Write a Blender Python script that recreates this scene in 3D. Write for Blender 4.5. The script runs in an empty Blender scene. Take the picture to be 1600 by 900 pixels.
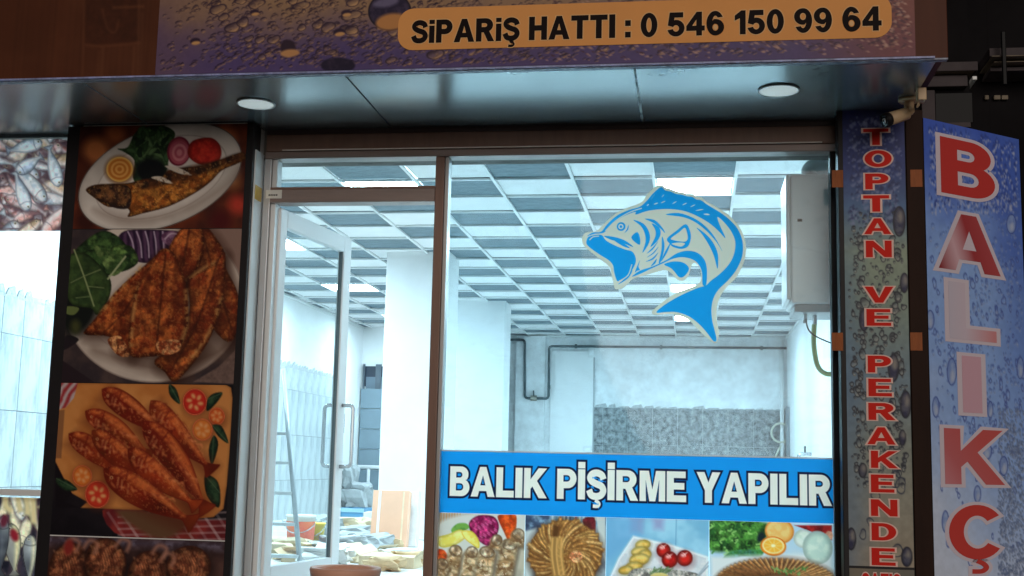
import bpy, bmesh, math, random
import numpy as np
from mathutils import Matrix, Vector
from mathutils.geometry import tessellate_polygon

# ------------------------------------------------------------------ camera, sky, street light, exposure
YAW, PITCH, ROLL, FOCAL = .1482, .1421, .0229, 1939.7      # focal length in photo pixels (1600 wide)
CAM = np.array([0.0, -6.6, 0.75])
def rotation(y, p, r):
    B = np.array([[1, 0, 0], [0, 0, -1], [0, 1, 0]], float)
    cy, sy = math.cos(y), math.sin(y); Ry = np.array([[cy, 0, sy], [0, 1, 0], [-sy, 0, cy]])
    cp, sp = math.cos(p), math.sin(p); Rp = np.array([[1, 0, 0], [0, cp, -sp], [0, sp, cp]])
    cr, sr = math.cos(r), math.sin(r); Rr = np.array([[cr, -sr, 0], [sr, cr, 0], [0, 0, 1]])
    return Rr @ Rp.T @ Ry @ B
ROT = rotation(YAW, PITCH, ROLL)
scene = bpy.context.scene
col = scene.collection
cam_data = bpy.data.cameras.new('camera'); cam_data.sensor_width = 36; cam_data.lens = 36 * FOCAL / 1600
cam_data.clip_end = 500; cam_data.clip_start = .05
cam = bpy.data.objects.new('camera', cam_data); col.objects.link(cam); scene.camera = cam
mw = Matrix.Identity(4)
for k in range(3):
    mw[k][0] = ROT[0][k]; mw[k][1] = -ROT[1][k]; mw[k][2] = -ROT[2][k]; mw[k][3] = CAM[k]
cam.matrix_world = mw

SUN_EL, SUN_AZ = 11, 14          # a low, broad, warm street light behind the photographer
world = bpy.data.worlds.new('World'); scene.world = world; world.use_nodes = True
wn = world.node_tree.nodes; wl = world.node_tree.links
sky = wn.new('ShaderNodeTexSky'); sky.sky_type = 'NISHITA'; sky.sun_disc = False
sky.sun_elevation = math.radians(-4); sky.sun_rotation = math.radians(180 + SUN_AZ)
wl.new(sky.outputs[0], wn['Background'].inputs[0]); wn['Background'].inputs[1].default_value = .012
sun_data = bpy.data.lights.new('street_light', 'SUN'); sun_data.energy = 1.35; sun_data.angle = math.radians(38)
sun_data.color = (1, .89, .80)
sun = bpy.data.objects.new('street_light', sun_data); col.objects.link(sun)
sd = Vector((-math.sin(math.radians(SUN_AZ)) * math.cos(math.radians(SUN_EL)), math.cos(math.radians(SUN_AZ)) * math.cos(math.radians(SUN_EL)), -math.sin(math.radians(SUN_EL))))
sun.rotation_euler = sd.to_track_quat('-Z', 'Y').to_euler(); sun.location = (2, -12, 5)
scene.view_settings.view_transform = 'Standard'; scene.view_settings.look = 'None'
scene.view_settings.exposure = 0; scene.view_settings.gamma = 1; scene.view_settings.use_curve_mapping = False
scene.cycles.max_bounces = 8; scene.cycles.transparent_max_bounces = 12; scene.cycles.caustics_reflective = False
scene.cycles.use_denoising = True; scene.cycles.sample_clamp_indirect = 6
LED_COLOUR = (.61, .87, 1.0); LED_STRENGTH = 84.0

# ------------------------------------------------------------------ helpers
R = math.radians
rng = np.random.default_rng(7); random.seed(7)
def rays(p):
    p = np.atleast_2d(np.asarray(p, float))
    return np.stack([(p[:, 0] - 800) / FOCAL, (p[:, 1] - 450) / FOCAL, np.ones(len(p))], 1) @ ROT
def at(x, y, Y):                      # the point of the plane Y that the photo shows at pixel (x, y)
    d = rays((x, y))[0]; return Vector(CAM + d * (Y - CAM[1]) / d[1])
def at_z(x, y, Z):
    d = rays((x, y))[0]; return Vector(CAM + d * (Z - CAM[2]) / d[2])
def at_x(x, y, X):
    d = rays((x, y))[0]; return Vector(CAM + d * (X - CAM[0]) / d[0])

def lin(c):
    c = np.asarray(c, float) / 255.0
    return np.where(c <= .04045, c / 12.92, ((c + .055) / 1.055) ** 2.4)
def rgb(*c):
    return tuple(lin(c)) + (1,)

def mat(name, colour, rough=.5, metal=0, vary=0, scale=6, bump=0, bscale=40, spec=.5, translucent=0, colour2=None, coat=0, stretch=(1, 1, 1), detail=4, lohi=(.3, .7)):
    m = bpy.data.materials.new(name); m.use_nodes = True
    n = m.node_tree.nodes; l = m.node_tree.links; b = n['Principled BSDF']
    c = tuple(colour)[:3] + (1,)
    b.inputs['Base Color'].default_value = c; b.inputs['Roughness'].default_value = rough
    b.inputs['Metallic'].default_value = metal; b.inputs['Specular IOR Level'].default_value = spec
    b.inputs['Coat Weight'].default_value = coat
    tc = n.new('ShaderNodeTexCoord'); mp = n.new('ShaderNodeMapping'); mp.inputs['Scale'].default_value = stretch
    l.new(tc.outputs['Object'], mp.inputs[0])
    if vary or colour2:
        t = n.new('ShaderNodeTexNoise'); t.inputs['Scale'].default_value = scale; t.inputs['Detail'].default_value = detail
        t.inputs['Roughness'].default_value = .65
        l.new(mp.outputs[0], t.inputs[0])
        r = n.new('ShaderNodeValToRGB'); r.color_ramp.elements[0].position = lohi[0]; r.color_ramp.elements[1].position = lohi[1]
        if colour2: r.color_ramp.elements[0].color = c; r.color_ramp.elements[1].color = tuple(colour2)[:3] + (1,)
        else:
            r.color_ramp.elements[0].color = tuple(x * (1 - vary) for x in c[:3]) + (1,)
            r.color_ramp.elements[1].color = tuple(min(1, x * (1 + vary)) for x in c[:3]) + (1,)
        l.new(t.outputs['Fac'], r.inputs[0]); l.new(r.outputs[0], b.inputs['Base Color'])
    if bump:
        t2 = n.new('ShaderNodeTexNoise'); t2.inputs['Scale'].default_value = bscale; t2.inputs['Detail'].default_value = 5
        l.new(mp.outputs[0], t2.inputs[0])
        bp = n.new('ShaderNodeBump'); bp.inputs['Strength'].default_value = bump; bp.inputs['Distance'].default_value = .02
        l.new(t2.outputs['Fac'], bp.inputs['Height']); l.new(bp.outputs[0], b.inputs['Normal'])
    if translucent:
        tr = n.new('ShaderNodeBsdfTranslucent'); tr.inputs[0].default_value = c
        if vary or colour2: l.new(r.outputs[0], tr.inputs[0])
        mx = n.new('ShaderNodeMixShader'); mx.inputs[0].default_value = translucent
        l.new(b.outputs[0], mx.inputs[1]); l.new(tr.outputs[0], mx.inputs[2]); l.new(mx.outputs[0], n['Material Output'].inputs[0])
    return m
def emit(name, colour, strength):
    m = bpy.data.materials.new(name); m.use_nodes = True; n = m.node_tree.nodes; n.remove(n['Principled BSDF'])
    e = n.new('ShaderNodeEmission'); e.inputs[0].default_value = tuple(colour)[:3] + (1,); e.inputs[1].default_value = strength
    m.node_tree.links.new(e.outputs[0], n['Material Output'].inputs[0]); return m
def glass(name, tint=(.93, .98, 1), smear=.05):
    m = bpy.data.materials.new(name); m.use_nodes = True; n = m.node_tree.nodes; l = m.node_tree.links; n.remove(n['Principled BSDF'])
    t = n.new('ShaderNodeBsdfTransparent'); t.inputs[0].default_value = tuple(tint) + (1,)
    g = n.new('ShaderNodeBsdfGlossy'); g.inputs['Roughness'].default_value = .02
    f = n.new('ShaderNodeFresnel'); f.inputs[0].default_value = 1.35
    mx = n.new('ShaderNodeMixShader'); l.new(f.outputs[0], mx.inputs[0]); l.new(t.outputs[0], mx.inputs[1]); l.new(g.outputs[0], mx.inputs[2])
    tc = n.new('ShaderNodeTexCoord'); mp = n.new('ShaderNodeMapping'); mp.inputs['Scale'].default_value = (1, 1, 2.2); mp.inputs['Rotation'].default_value = (0, .6, 0)
    l.new(tc.outputs['Object'], mp.inputs[0])
    a = n.new('ShaderNodeTexNoise'); a.inputs['Scale'].default_value = 2.3; a.inputs['Detail'].default_value = 8; a.inputs['Roughness'].default_value = .72; a.inputs['Distortion'].default_value = 1.4
    l.new(mp.outputs[0], a.inputs[0])
    r = n.new('ShaderNodeValToRGB'); r.color_ramp.elements[0].position = .5; r.color_ramp.elements[1].position = .78
    r.color_ramp.elements[0].color = (0, 0, 0, 1); r.color_ramp.elements[1].color = (smear * 3, smear * 3, smear * 3, 1)
    l.new(a.outputs['Fac'], r.inputs[0])
    tl = n.new('ShaderNodeBsdfTranslucent'); tl.inputs[0].default_value = (.8, .85, .88, 1)
    m2 = n.new('ShaderNodeMixShader'); l.new(r.outputs[0], m2.inputs[0]); l.new(mx.outputs[0], m2.inputs[1]); l.new(tl.outputs[0], m2.inputs[2])
    l.new(m2.outputs[0], n['Material Output'].inputs[0]); return m

def root_loc(parent):
    v = Vector((0, 0, 0))
    while parent is not None: v = v + parent.location; parent = parent.parent
    return v
def obj(name, verts, faces, m, parent=None, smooth=False, bevel=0):
    o_ = root_loc(parent)
    me = bpy.data.meshes.new(name); me.from_pydata([(v[0] - o_.x, v[1] - o_.y, v[2] - o_.z) for v in verts], [], faces); me.update()
    if m: me.materials.append(m)
    if smooth: me.polygons.foreach_set('use_smooth', [True] * len(me.polygons))
    o = bpy.data.objects.new(name, me); col.objects.link(o)
    if parent is not None: o.parent = parent
    if bevel:
        b = o.modifiers.new('bevel', 'BEVEL'); b.width = bevel; b.segments = 2; b.limit_method = 'ANGLE'
    return o
def tag(o, label=None, cat=None, group=None, kind=None):
    if label: o['label'] = label
    if cat: o['category'] = cat
    if group: o['group'] = group
    if kind: o['kind'] = kind
    return o
def thing(name, label, cat, loc, group=None, kind=None):
    o = bpy.data.objects.new(name, None); o.empty_display_size = .1; col.objects.link(o); o.location = loc
    return tag(o, label, cat, group, kind)

class MB:
    def __init__(s): s.v = []; s.f = []
    def add(s, v, f):
        k = len(s.v); s.v += [tuple(a) for a in v]; s.f += [tuple(i + k for i in q) for q in f]; return s
    def box(s, x0, x1, y0, y1, z0, z1):
        x0, x1 = min(x0, x1), max(x0, x1); y0, y1 = min(y0, y1), max(y0, y1); z0, z1 = min(z0, z1), max(z0, z1)
        return s.add([(x0, y0, z0), (x1, y0, z0), (x1, y1, z0), (x0, y1, z0), (x0, y0, z1), (x1, y0, z1), (x1, y1, z1), (x0, y1, z1)],
                     [(0, 3, 2, 1), (4, 5, 6, 7), (0, 1, 5, 4), (1, 2, 6, 5), (2, 3, 7, 6), (3, 0, 4, 7)])
    def obox(s, c, ax, ay, az):        # box from a corner and three edge vectors
        c, ax, ay, az = map(Vector, (c, ax, ay, az))
        return s.add([c, c + ax, c + ax + ay, c + ay, c + az, c + ax + az, c + ax + ay + az, c + ay + az],
                     [(0, 3, 2, 1), (4, 5, 6, 7), (0, 1, 5, 4), (1, 2, 6, 5), (2, 3, 7, 6), (3, 0, 4, 7)])
    def tube(s, pts, r, n=10, caps=True):
        pts = [Vector(p) for p in pts]; rs = r if isinstance(r, (list, tuple)) else [r] * len(pts)
        ring = []; up = None
        for i, p in enumerate(pts):
            d = (pts[min(i + 1, len(pts) - 1)] - pts[max(i - 1, 0)]).normalized()
            if up is None: up = d.orthogonal().normalized()
            up = (up - d * up.dot(d)).normalized(); w = d.cross(up)
            ring.append([p + (up * math.cos(2 * math.pi * k / n) + w * math.sin(2 * math.pi * k / n)) * rs[i] for k in range(n)])
        v = [q for g in ring for q in g]; f = []
        for i in range(len(pts) - 1):
            for k in range(n): f.append((i * n + k, i * n + (k + 1) % n, (i + 1) * n + (k + 1) % n, (i + 1) * n + k))
        if caps: f += [tuple(range(n - 1, -1, -1)), tuple((len(pts) - 1) * n + k for k in range(n))]
        return s.add(v, f)
    def lathe(s, prof, c, n=32, M=None):
        v = []; f = []
        for r_, z in prof:
            for k in range(n):
                p = Vector((r_ * math.cos(2 * math.pi * k / n), r_ * math.sin(2 * math.pi * k / n), z))
                v.append((M @ p if M else p) + Vector(c))
        for i in range(len(prof) - 1):
            for k in range(n): f.append((i * n + k, i * n + (k + 1) % n, (i + 1) * n + (k + 1) % n, (i + 1) * n + k))
        return s.add(v, f)
    def build(s, name, m, parent=None, smooth=False, bevel=0): return obj(name, s.v, s.f, m, parent, smooth, bevel)
def box(name, x0, x1, y0, y1, z0, z1, m, parent=None, bevel=0): return MB().box(x0, x1, y0, y1, z0, z1).build(name, m, parent, bevel=bevel)
def bend(pts, r=.05, n=6):             # round the corners of a polyline
    pts = [Vector(p) for p in pts]; out = [pts[0]]
    for i in range(1, len(pts) - 1):
        a, b, c = pts[i - 1], pts[i], pts[i + 1]; u = (a - b); w = (c - b); k = min(r, u.length * .45, w.length * .45)
        p0 = b + u.normalized() * k; p1 = b + w.normalized() * k
        for j in range(n + 1):
            t = j / n; out.append(p0 * (1 - t) ** 2 + b * 2 * t * (1 - t) + p1 * t * t)
    return out + [pts[-1]]
def spline(pts, n=6, closed=True):
    p = np.asarray(pts, float); N = len(p); t = (np.arange(n) / n)[None, :, None]
    if closed: a, b, c, d = np.roll(p, 1, 0), p, np.roll(p, -1, 0), np.roll(p, -2, 0)
    else: q = np.concatenate([p[:1], p, p[-1:]]); a, b, c, d = q[:-3], q[1:-2], q[2:-1], q[3:]
    a, b, c, d = (k[:, None, :] for k in (a, b, c, d))
    out = (.5 * ((2 * b) + (c - a) * t + (2 * a - 5 * b + 4 * c - d) * t * t + (3 * b - a - 3 * c + d) * t ** 3)).reshape(-1, p.shape[1])
    return out if closed else np.concatenate([out, p[-1:]])

# ------------------------------------------------------------------ lettering: bold sans capitals, drawn as contours (cap height 1)
def arc(cx, cy, rx, ry, a0, a1, n=14):
    return [(cx + rx * math.cos(R(a0 + (a1 - a0) * k / n)), cy + ry * math.sin(R(a0 + (a1 - a0) * k / n))) for k in range(n + 1)]
def stroke(pts, w, n=8):
    p = spline(pts, n, closed=False); d = np.gradient(p, axis=0); d /= np.linalg.norm(d, axis=1)[:, None]
    nn = np.stack([-d[:, 1], d[:, 0]], 1) * w / 2
    return [tuple(q) for q in np.concatenate([p + nn, (p - nn)[::-1]])]
def shift(c, dx, dy): return [(x + dx, y + dy) for x, y in c]
CED = lambda cx: shift(stroke([(.0, -.04), (.10, -.10), (.14, -.17), (.07, -.235), (-.08, -.235)], .085), cx, 0)
S_ = stroke([(.62, .70), (.56, .83), (.38, .90), (.20, .86), (.115, .735), (.19, .61), (.36, .525), (.55, .45), (.625, .30), (.54, .15), (.36, .095), (.17, .14), (.085, .30)], .205)
C_ = arc(.44, .5, .44, .515, 38, 322, 30) + arc(.44, .5, .215, .31, 318, 42, 24)
SIX = arc(.36, .5, .36, .515, 32, 262, 26) + arc(.37, .325, .36, .34, -90, 100, 20) + [(.235, .575)] + arc(.37, .55, .145, .285, 160, 45, 10)
SIXH = arc(.37, .325, .14, .165, 0, 345, 20)
GL = {
 'I': (.24, [[(0, 0), (0, 1), (.24, 1), (.24, 0)]], []),
 'i': (.22, [[(0, 0), (0, .74), (.22, .74), (.22, 0)], [(0, .84), (0, 1), (.22, 1), (.22, .84)]], []),
 'İ': (.24, [[(0, 0), (0, 1), (.24, 1), (.24, 0)], [(0, 1.06), (0, 1.25), (.24, 1.25), (.24, 1.06)]], []),
 'L': (.66, [[(0, 0), (0, 1), (.23, 1), (.23, .2), (.66, .2), (.66, 0)]], []),
 'T': (.74, [[(.255, 0), (.255, .8), (0, .8), (0, 1), (.74, 1), (.74, .8), (.485, .8), (.485, 0)]], []),
 'E': (.70, [[(0, 0), (0, 1), (.68, 1), (.68, .81), (.23, .81), (.23, .61), (.63, .61), (.63, .42), (.23, .42), (.23, .19), (.70, .19), (.70, 0)]], []),
 'H': (.78, [[(0, 0), (0, 1), (.23, 1), (.23, .62), (.55, .62), (.55, 1), (.78, 1), (.78, 0), (.55, 0), (.55, .41), (.23, .41), (.23, 0)]], []),
 'N': (.78, [[(0, 0), (0, 1), (.23, 1), (.57, .4), (.57, 1), (.78, 1), (.78, 0), (.56, 0), (.21, .61), (.21, 0)]], []),
 'M': (.94, [[(0, 0), (0, 1), (.32, 1), (.47, .36), (.62, 1), (.94, 1), (.94, 0), (.73, 0), (.73, .72), (.57, 0), (.37, 0), (.21, .72), (.21, 0)]], []),
 'K': (.86, [[(0, 0), (0, 1), (.23, 1), (.23, .60), (.56, 1), (.85, 1), (.47, .58), (.86, 0), (.58, 0), (.32, .41), (.23, .31), (.23, 0)]], []),
 'A': (.90, [[(0, 0), (.34, 1), (.56, 1), (.90, 0), (.66, 0), (.605, .2), (.295, .2), (.24, 0)]], [[(.35, .38), (.55, .38), (.45, .72)]]),
 'V': (.88, [[(0, 1), (.25, 1), (.44, .3), (.63, 1), (.88, 1), (.56, 0), (.32, 0)]], []),
 'Y': (.84, [[(0, 1), (.26, 1), (.42, .64), (.58, 1), (.84, 1), (.535, .40), (.535, 0), (.305, 0), (.305, .40)]], []),
 'P': (.72, [[(0, 0), (0, 1)] + arc(.40, .685, .32, .315, 90, -90) + [(.23, .37), (.23, 0)]], [[(.23, .80)] + arc(.37, .69, .12, .11, 90, -90, 8) + [(.23, .58)]]),
 'R': (.80, [[(0, 0), (0, 1)] + arc(.42, .705, .32, .295, 90, -62) + [(.80, 0), (.54, 0), (.345, .40), (.23, .40), (.23, 0)]], [[(.23, .81)] + arc(.39, .71, .11, .10, 90, -90, 8) + [(.23, .61)]]),
 'B': (.75, [[(0, 0), (0, 1)] + arc(.42, .74, .28, .26, 90, -55) + arc(.43, .29, .32, .29, 58, -90)], [[(.23, .82)] + arc(.38, .725, .09, .095, 90, -90, 8) + [(.23, .63)], [(.23, .43)] + arc(.40, .305, .12, .125, 90, -90, 8) + [(.23, .18)]]),
 'D': (.78, [[(0, 0), (0, 1)] + arc(.34, .5, .44, .5, 90, -90, 20)], [[(.23, .81)] + arc(.33, .5, .21, .31, 90, -90, 14) + [(.23, .19)]]),
 'O': (.90, [arc(.45, .5, .45, .515, 0, 350, 32)], [arc(.45, .5, .21, .31, 0, 345, 24)]),
 '0': (.70, [arc(.35, .5, .35, .515, 0, 350, 32)], [arc(.35, .5, .13, .33, 0, 345, 24)]),
 'C': (.84, [C_], []), 'Ç': (.84, [C_, CED(.42)], []),
 'S': (.71, [S_], []), 'Ş': (.71, [S_, CED(.33)], []),
 '1': (.46, [[(.24, 0), (.24, .70), (.02, .60), (.02, .79), (.29, 1), (.46, 1), (.46, 0)]], []),
 '4': (.77, [[(.43, 0), (.43, .21), (0, .21), (0, .40), (.44, 1), (.65, 1), (.65, .40), (.77, .40), (.77, .21), (.65, .21), (.65, 0)]], [[(.43, .40), (.43, .70), (.22, .40)]]),
 '5': (.72, [[(.10, 1), (.66, 1), (.66, .80), (.29, .80), (.265, .655)] + arc(.36, .33, .36, .345, 98, -165, 26) + arc(.36, .32, .145, .155, -165, 150, 18) + [(.02, .46)]], []),
 '6': (.73, [SIX], [SIXH]),
 '9': (.73, [[(.73 - x, 1 - y) for x, y in SIX]], [[(.73 - x, 1 - y) for x, y in SIXH]]),
 ':': (.22, [[(0, 0), (0, .22), (.22, .22), (.22, 0)], [(0, .50), (0, .72), (.22, .72), (.22, .50)]], []),
 'U': (.78, [[(0, 1), (.23, 1), (.23, .36)] + arc(.39, .34, .16, .15, 180, 360, 10) + [(.55, 1), (.78, 1), (.78, .34)] + arc(.39, .34, .39, .355, 0, -180, 16)], []),
}
def area2(c):
    c = np.asarray(c); x, y = c[:, 0], c[:, 1]; return float(np.sum(x * np.roll(y, -1) - np.roll(x, -1) * y))
def grow(c, d):                       # move a contour outward by d (mitred)
    p = np.asarray(c, float)
    keep = np.linalg.norm(p - np.roll(p, 1, 0), axis=1) > 1e-5; p = p[keep]
    sgn = 1 if area2(p) > 0 else -1
    e = np.roll(p, -1, 0) - p; e /= np.linalg.norm(e, axis=1)[:, None]; n = np.stack([e[:, 1], -e[:, 0]], 1) * sgn
    n0 = np.roll(n, 1, 0); b = n0 + n; b /= np.maximum(np.linalg.norm(b, axis=1), .3)[:, None]
    k = 1 / np.maximum((b * n).sum(1), .55)
    return p + b * (k * d)[:, None]
def lay_text(s, gap=.10, space=.30):
    x = 0; out = []
    for ch in s:
        if ch == ' ': x += space; continue
        w, o, h = GL[ch]; out.append((ch, x, w)); x += w + gap
    return out, x - gap
def glyph_faces(ch, dx, d):
    w, outs, holes = GL[ch]; res = []
    for i, o in enumerate(outs):
        cs = [grow(o, d)] if d else [np.asarray(o, float)]
        if i == 0:
            for h in holes:
                hh = grow(h, -d) if d else np.asarray(h, float)
                if not d or (area2(hh) * area2(h) > 0 and abs(area2(hh)) > .01): cs.append(hh)
        pts = np.concatenate(cs) + np.array([dx, 0])
        tris = tessellate_polygon([[Vector((q[0], q[1], 0)) for q in c] for c in cs])
        res.append((pts, tris))
    return res
def text_part(name, s, place, m, parent, grow_by=0, gap=.10, space=.30):
    """place(u, v): u 0..1 over the width of the line, v in cap heights -> world point"""
    L, W = lay_text(s, gap, space); mb = MB()
    for ch, x, w in L:
        for pts, tris in glyph_faces(ch, x, grow_by): mb.add([place(q[0] / W, q[1]) for q in pts], [tuple(t) for t in tris])
    return mb.build(name, m, parent)
def face_map(x0, x1, z0, z1, Y): return lambda u, v: (x0 + (x1 - x0) * u, Y, z0 + (z1 - z0) * v)

# ------------------------------------------------------------------ printing: colour laid on a fine sheet, point by point
def noise2(h, w, cell, seed, octv=4, gain=.55):
    r = np.random.default_rng(seed); out = np.zeros((h, w)); amp = 1; tot = 0
    for _ in range(octv):
        c = max(cell, 1.0); gh, gw = int(h / c) + 3, int(w / c) + 3; g = r.random((gh, gw))
        y = np.arange(h) / c; x = np.arange(w) / c; yi = y.astype(int); xi = x.astype(int); fy = y - yi; fx = x - xi
        fy = (fy * fy * (3 - 2 * fy))[:, None]; fx = (fx * fx * (3 - 2 * fx))[None]
        a = g[yi][:, xi]; b = g[yi][:, xi + 1]; c_ = g[yi + 1][:, xi]; d = g[yi + 1][:, xi + 1]
        out += amp * ((a * (1 - fx) + b * fx) * (1 - fy) + (c_ * (1 - fx) + d * fx) * fy); tot += amp; amp *= gain; cell /= 2
    return out / tot
def sstep(a, b, x): t = np.clip((x - a) / (b - a), 0, 1); return t * t * (3 - 2 * t)
class Print:
    """a printed sheet; coordinates are photo pixels unless T=(scale, ox, oy) names an enlargement they were read from"""
    def __init__(s, plane, size, step=1.35):
        s.plane = plane; s.s0, s.s1, s.t0, s.t1 = size       # extents on the plane (metres): across, up
        k = 294 / step; s.W = int((s.s1 - s.s0) * k) + 2; s.H = int((s.t1 - s.t0) * k) + 2
        s.a = np.zeros((s.H, s.W, 3)); s.T = (1, 0, 0); s.seed = 1; s.k = 1 / step
    def xy(s, pts):
        p = np.atleast_2d(np.asarray(pts, float))
        if s.T == 'plane': q = p
        else: sc, ox, oy = s.T; q = s.plane(p / sc + np.array([ox, oy]))
        return np.stack([(q[:, 0] - s.s0) / (s.s1 - s.s0) * (s.W - 1), (s.t1 - q[:, 1]) / (s.t1 - s.t0) * (s.H - 1)], 1)
    def fill(s, c, c2=None, cell=20, octv=4):
        s.seed += 1; c = np.asarray(c, float)
        if c2 is None: s.a[:] = c
        else: t = sstep(.3, .7, noise2(s.H, s.W, cell, s.seed, octv))[..., None]; s.a[:] = c * (1 - t) + np.asarray(c2, float) * t
    def field(s, pts, soft):
        x0, y0 = np.floor(pts.min(0) - soft - 2).astype(int); x1, y1 = np.ceil(pts.max(0) + soft + 2).astype(int)
        x0, y0 = max(x0, 0), max(y0, 0); x1, y1 = min(x1, s.W), min(y1, s.H)
        if x1 <= x0 or y1 <= y0: return None
        gx, gy = np.meshgrid(np.arange(x0, x1), np.arange(y0, y1)); q = np.stack([gx.ravel(), gy.ravel()], 1).astype(float)
        return (slice(y0, y1), slice(x0, x1)), q, gx.shape
    def poly(s, pts, c, c2=None, smooth=True, soft=1.2, alpha=1, shade=0, width=6, tex=0, cell=5, lit=0, rim=None, rimw=1.5, stripe=None, speck=None):
        s.seed += 1; p = s.xy(pts); lo, hi = p.min(0), p.max(0)
        if hi[0] < -8 or hi[1] < -8 or lo[0] > s.W + 8 or lo[1] > s.H + 8: return
        if smooth: p = spline(p, 4)
        f = s.field(p, soft)
        if f is None: return
        sl, q, shp = f; a = p; b = np.roll(p, -1, 0); ab = b - a; L = np.maximum((ab ** 2).sum(1), 1e-9)
        d2 = np.full(len(q), 1e18); ins = np.zeros(len(q), bool); ch = max(1, int(240000 / max(len(q), 1))); qx, qy = q[:, 0][None], q[:, 1][None]
        for i in range(0, len(a), ch):
            A, D, Lk = a[i:i + ch], ab[i:i + ch], L[i:i + ch]; ax_, ay_ = A[:, 0][:, None], A[:, 1][:, None]; dx_, dy_ = D[:, 0][:, None], D[:, 1][:, None]
            px_, py_ = qx - ax_, qy - ay_; t = np.clip((px_ * dx_ + py_ * dy_) / Lk[:, None], 0, 1); d2 = np.minimum(d2, ((px_ - t * dx_) ** 2 + (py_ - t * dy_) ** 2).min(0))
            cr = ((py_ < 0) != (py_ < dy_)) & (px_ < dx_ * py_ / np.where(dy_ == 0, 1e-9, dy_)); ins ^= (cr.sum(0) % 2).astype(bool)
        dist = (np.sqrt(d2) * np.where(ins, 1, -1)).reshape(shp)
        m = np.clip(.5 + dist / soft, 0, 1) * alpha
        if speck is not None: m = m * sstep(speck[0], speck[0] + .12, noise2(shp[0], shp[1], speck[1] * s.k, s.seed + 33, 3))
        colr = np.broadcast_to(np.asarray(c, float), shp + (3,)).copy()
        if c2 is not None:
            t = sstep(.35, .65, noise2(shp[0], shp[1], cell * s.k * 2, s.seed + 50))[..., None]; colr = colr * (1 - t) + np.asarray(c2, float) * t
        if tex: colr = colr * (1 + tex * 2 * (noise2(shp[0], shp[1], cell * s.k, s.seed + 9) - .5))[..., None]
        w = width * s.k
        if shade: colr = colr * (1 - shade * (1 - sstep(0, w, dist)))[..., None]
        if lit:
            gy, gx = np.gradient(np.minimum(np.maximum(dist, 0), w)) if min(shp) > 2 else (0 * dist, 0 * dist)
            colr = colr * (1 + lit * np.clip(gy * .8 + gx * .5, -1, 1))[..., None]
        if rim is not None: t = np.clip(1 - np.abs(dist - rimw * s.k * .5) / (rimw * s.k), 0, 1)[..., None]; colr = colr * (1 - t) + np.asarray(rim, float) * t
        if stripe is not None:
            ang, per, sc_, amp = stripe; yy, xx = np.mgrid[0:shp[0], 0:shp[1]]; u = (xx * math.cos(ang) + yy * math.sin(ang)) / (per * s.k)
            t = (.5 + .5 * np.sin(2 * math.pi * (u + .6 * noise2(shp[0], shp[1], 14, s.seed))))[..., None] * amp; colr = colr * (1 - t) + np.asarray(sc_, float) * t
        s.a[sl] = s.a[sl] * (1 - m[..., None]) + np.clip(colr, 0, 255) * m[..., None]
    def ell(s, cx, cy, rx, ry, ang, c, **k):
        t = np.linspace(0, 2 * math.pi, 20, endpoint=False); ca, sa = math.cos(R(ang)), math.sin(R(ang))
        s.poly([(cx + rx * math.cos(u) * ca - ry * math.sin(u) * sa, cy + rx * math.cos(u) * sa + ry * math.sin(u) * ca) for u in t], c, **k)
    def line(s, pts, w, c, alpha=1, soft=1.2, **kw):
        p = np.asarray(pts, float); p = spline(p, 4, closed=False) if len(p) > 2 else p
        d = np.gradient(p, axis=0); d /= np.maximum(np.linalg.norm(d, axis=1), 1e-6)[:, None]; n = np.stack([-d[:, 1], d[:, 0]], 1) * w / 2
        s.poly(np.concatenate([p + n, (p - n)[::-1]]), c, smooth=False, soft=soft, alpha=alpha, **kw)
    def fish(s, x0, y0, x1, y1, w, c, c2, belly=None, rim=(30, 24, 26), tex=.25, head=None, curve=0, tail=True, eye=1.0):
        a = np.array([x0, y0], float); b = np.array([x1, y1], float); L = np.linalg.norm(b - a); u = (b - a) / L; n = np.array([-u[1], u[0]])
        prof = [(0, .05), (.06, .28), (.16, .44), (.32, .5), (.5, .45), (.68, .3), (.82, .15), (.88, .11)]
        if tail: prof += [(.94, .24), (1, .36)]
        ctr = lambda t: a + u * L * t + n * curve * L * math.sin(math.pi * t)
        up = [ctr(t) + n * w * h for t, h in prof]; dn = [ctr(t) - n * w * h for t, h in prof]
        s.poly(up + dn[::-1], c, c2=c2, shade=.45, width=w * .35, tex=tex, cell=max(3, w * .3), rim=rim, rimw=1.2)
        if belly is not None:
            s.poly([ctr(t) - n * w * h * .25 for t, h in prof[1:8]] + [ctr(t) - n * w * h * .86 for t, h in prof[1:8]][::-1], belly, alpha=.75, soft=4, tex=.15)
        s.line([ctr(.2) + n * w * .42, ctr(.23), ctr(.2) - n * w * .42], max(1, w * .06), rim, alpha=.6)
        e = ctr(.1) + n * w * .1; s.ell(e[0], e[1], w * .09 * eye, w * .09 * eye, 0, (225, 215, 190) if head is None else head); s.ell(e[0], e[1], w * .05 * eye, w * .05 * eye, 0, (15, 15, 18) if eye == 1 else (96, 30, 20))
    def build(s, name, world, m, parent, mask=None):
        t = np.linspace(s.t1, s.t0, s.H); u = np.linspace(s.s0, s.s1, s.W); U, Tt = np.meshgrid(u, t); V = world(U.ravel(), Tt.ravel())
        o_ = np.array(root_loc(parent)); me = bpy.data.meshes.new(name); n = s.W * s.H; me.vertices.add(n); me.vertices.foreach_set('co', (V - o_).ravel())
        i = np.arange((s.H - 1) * (s.W - 1)); r = i // (s.W - 1); c = i % (s.W - 1); k = r * s.W + c
        fc = np.stack([k, k + s.W, k + s.W + 1, k + 1], 1).astype(np.int32)
        if mask is not None: fc = fc[mask.ravel()[fc].mean(1) > .5]
        nf = len(fc)
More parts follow.
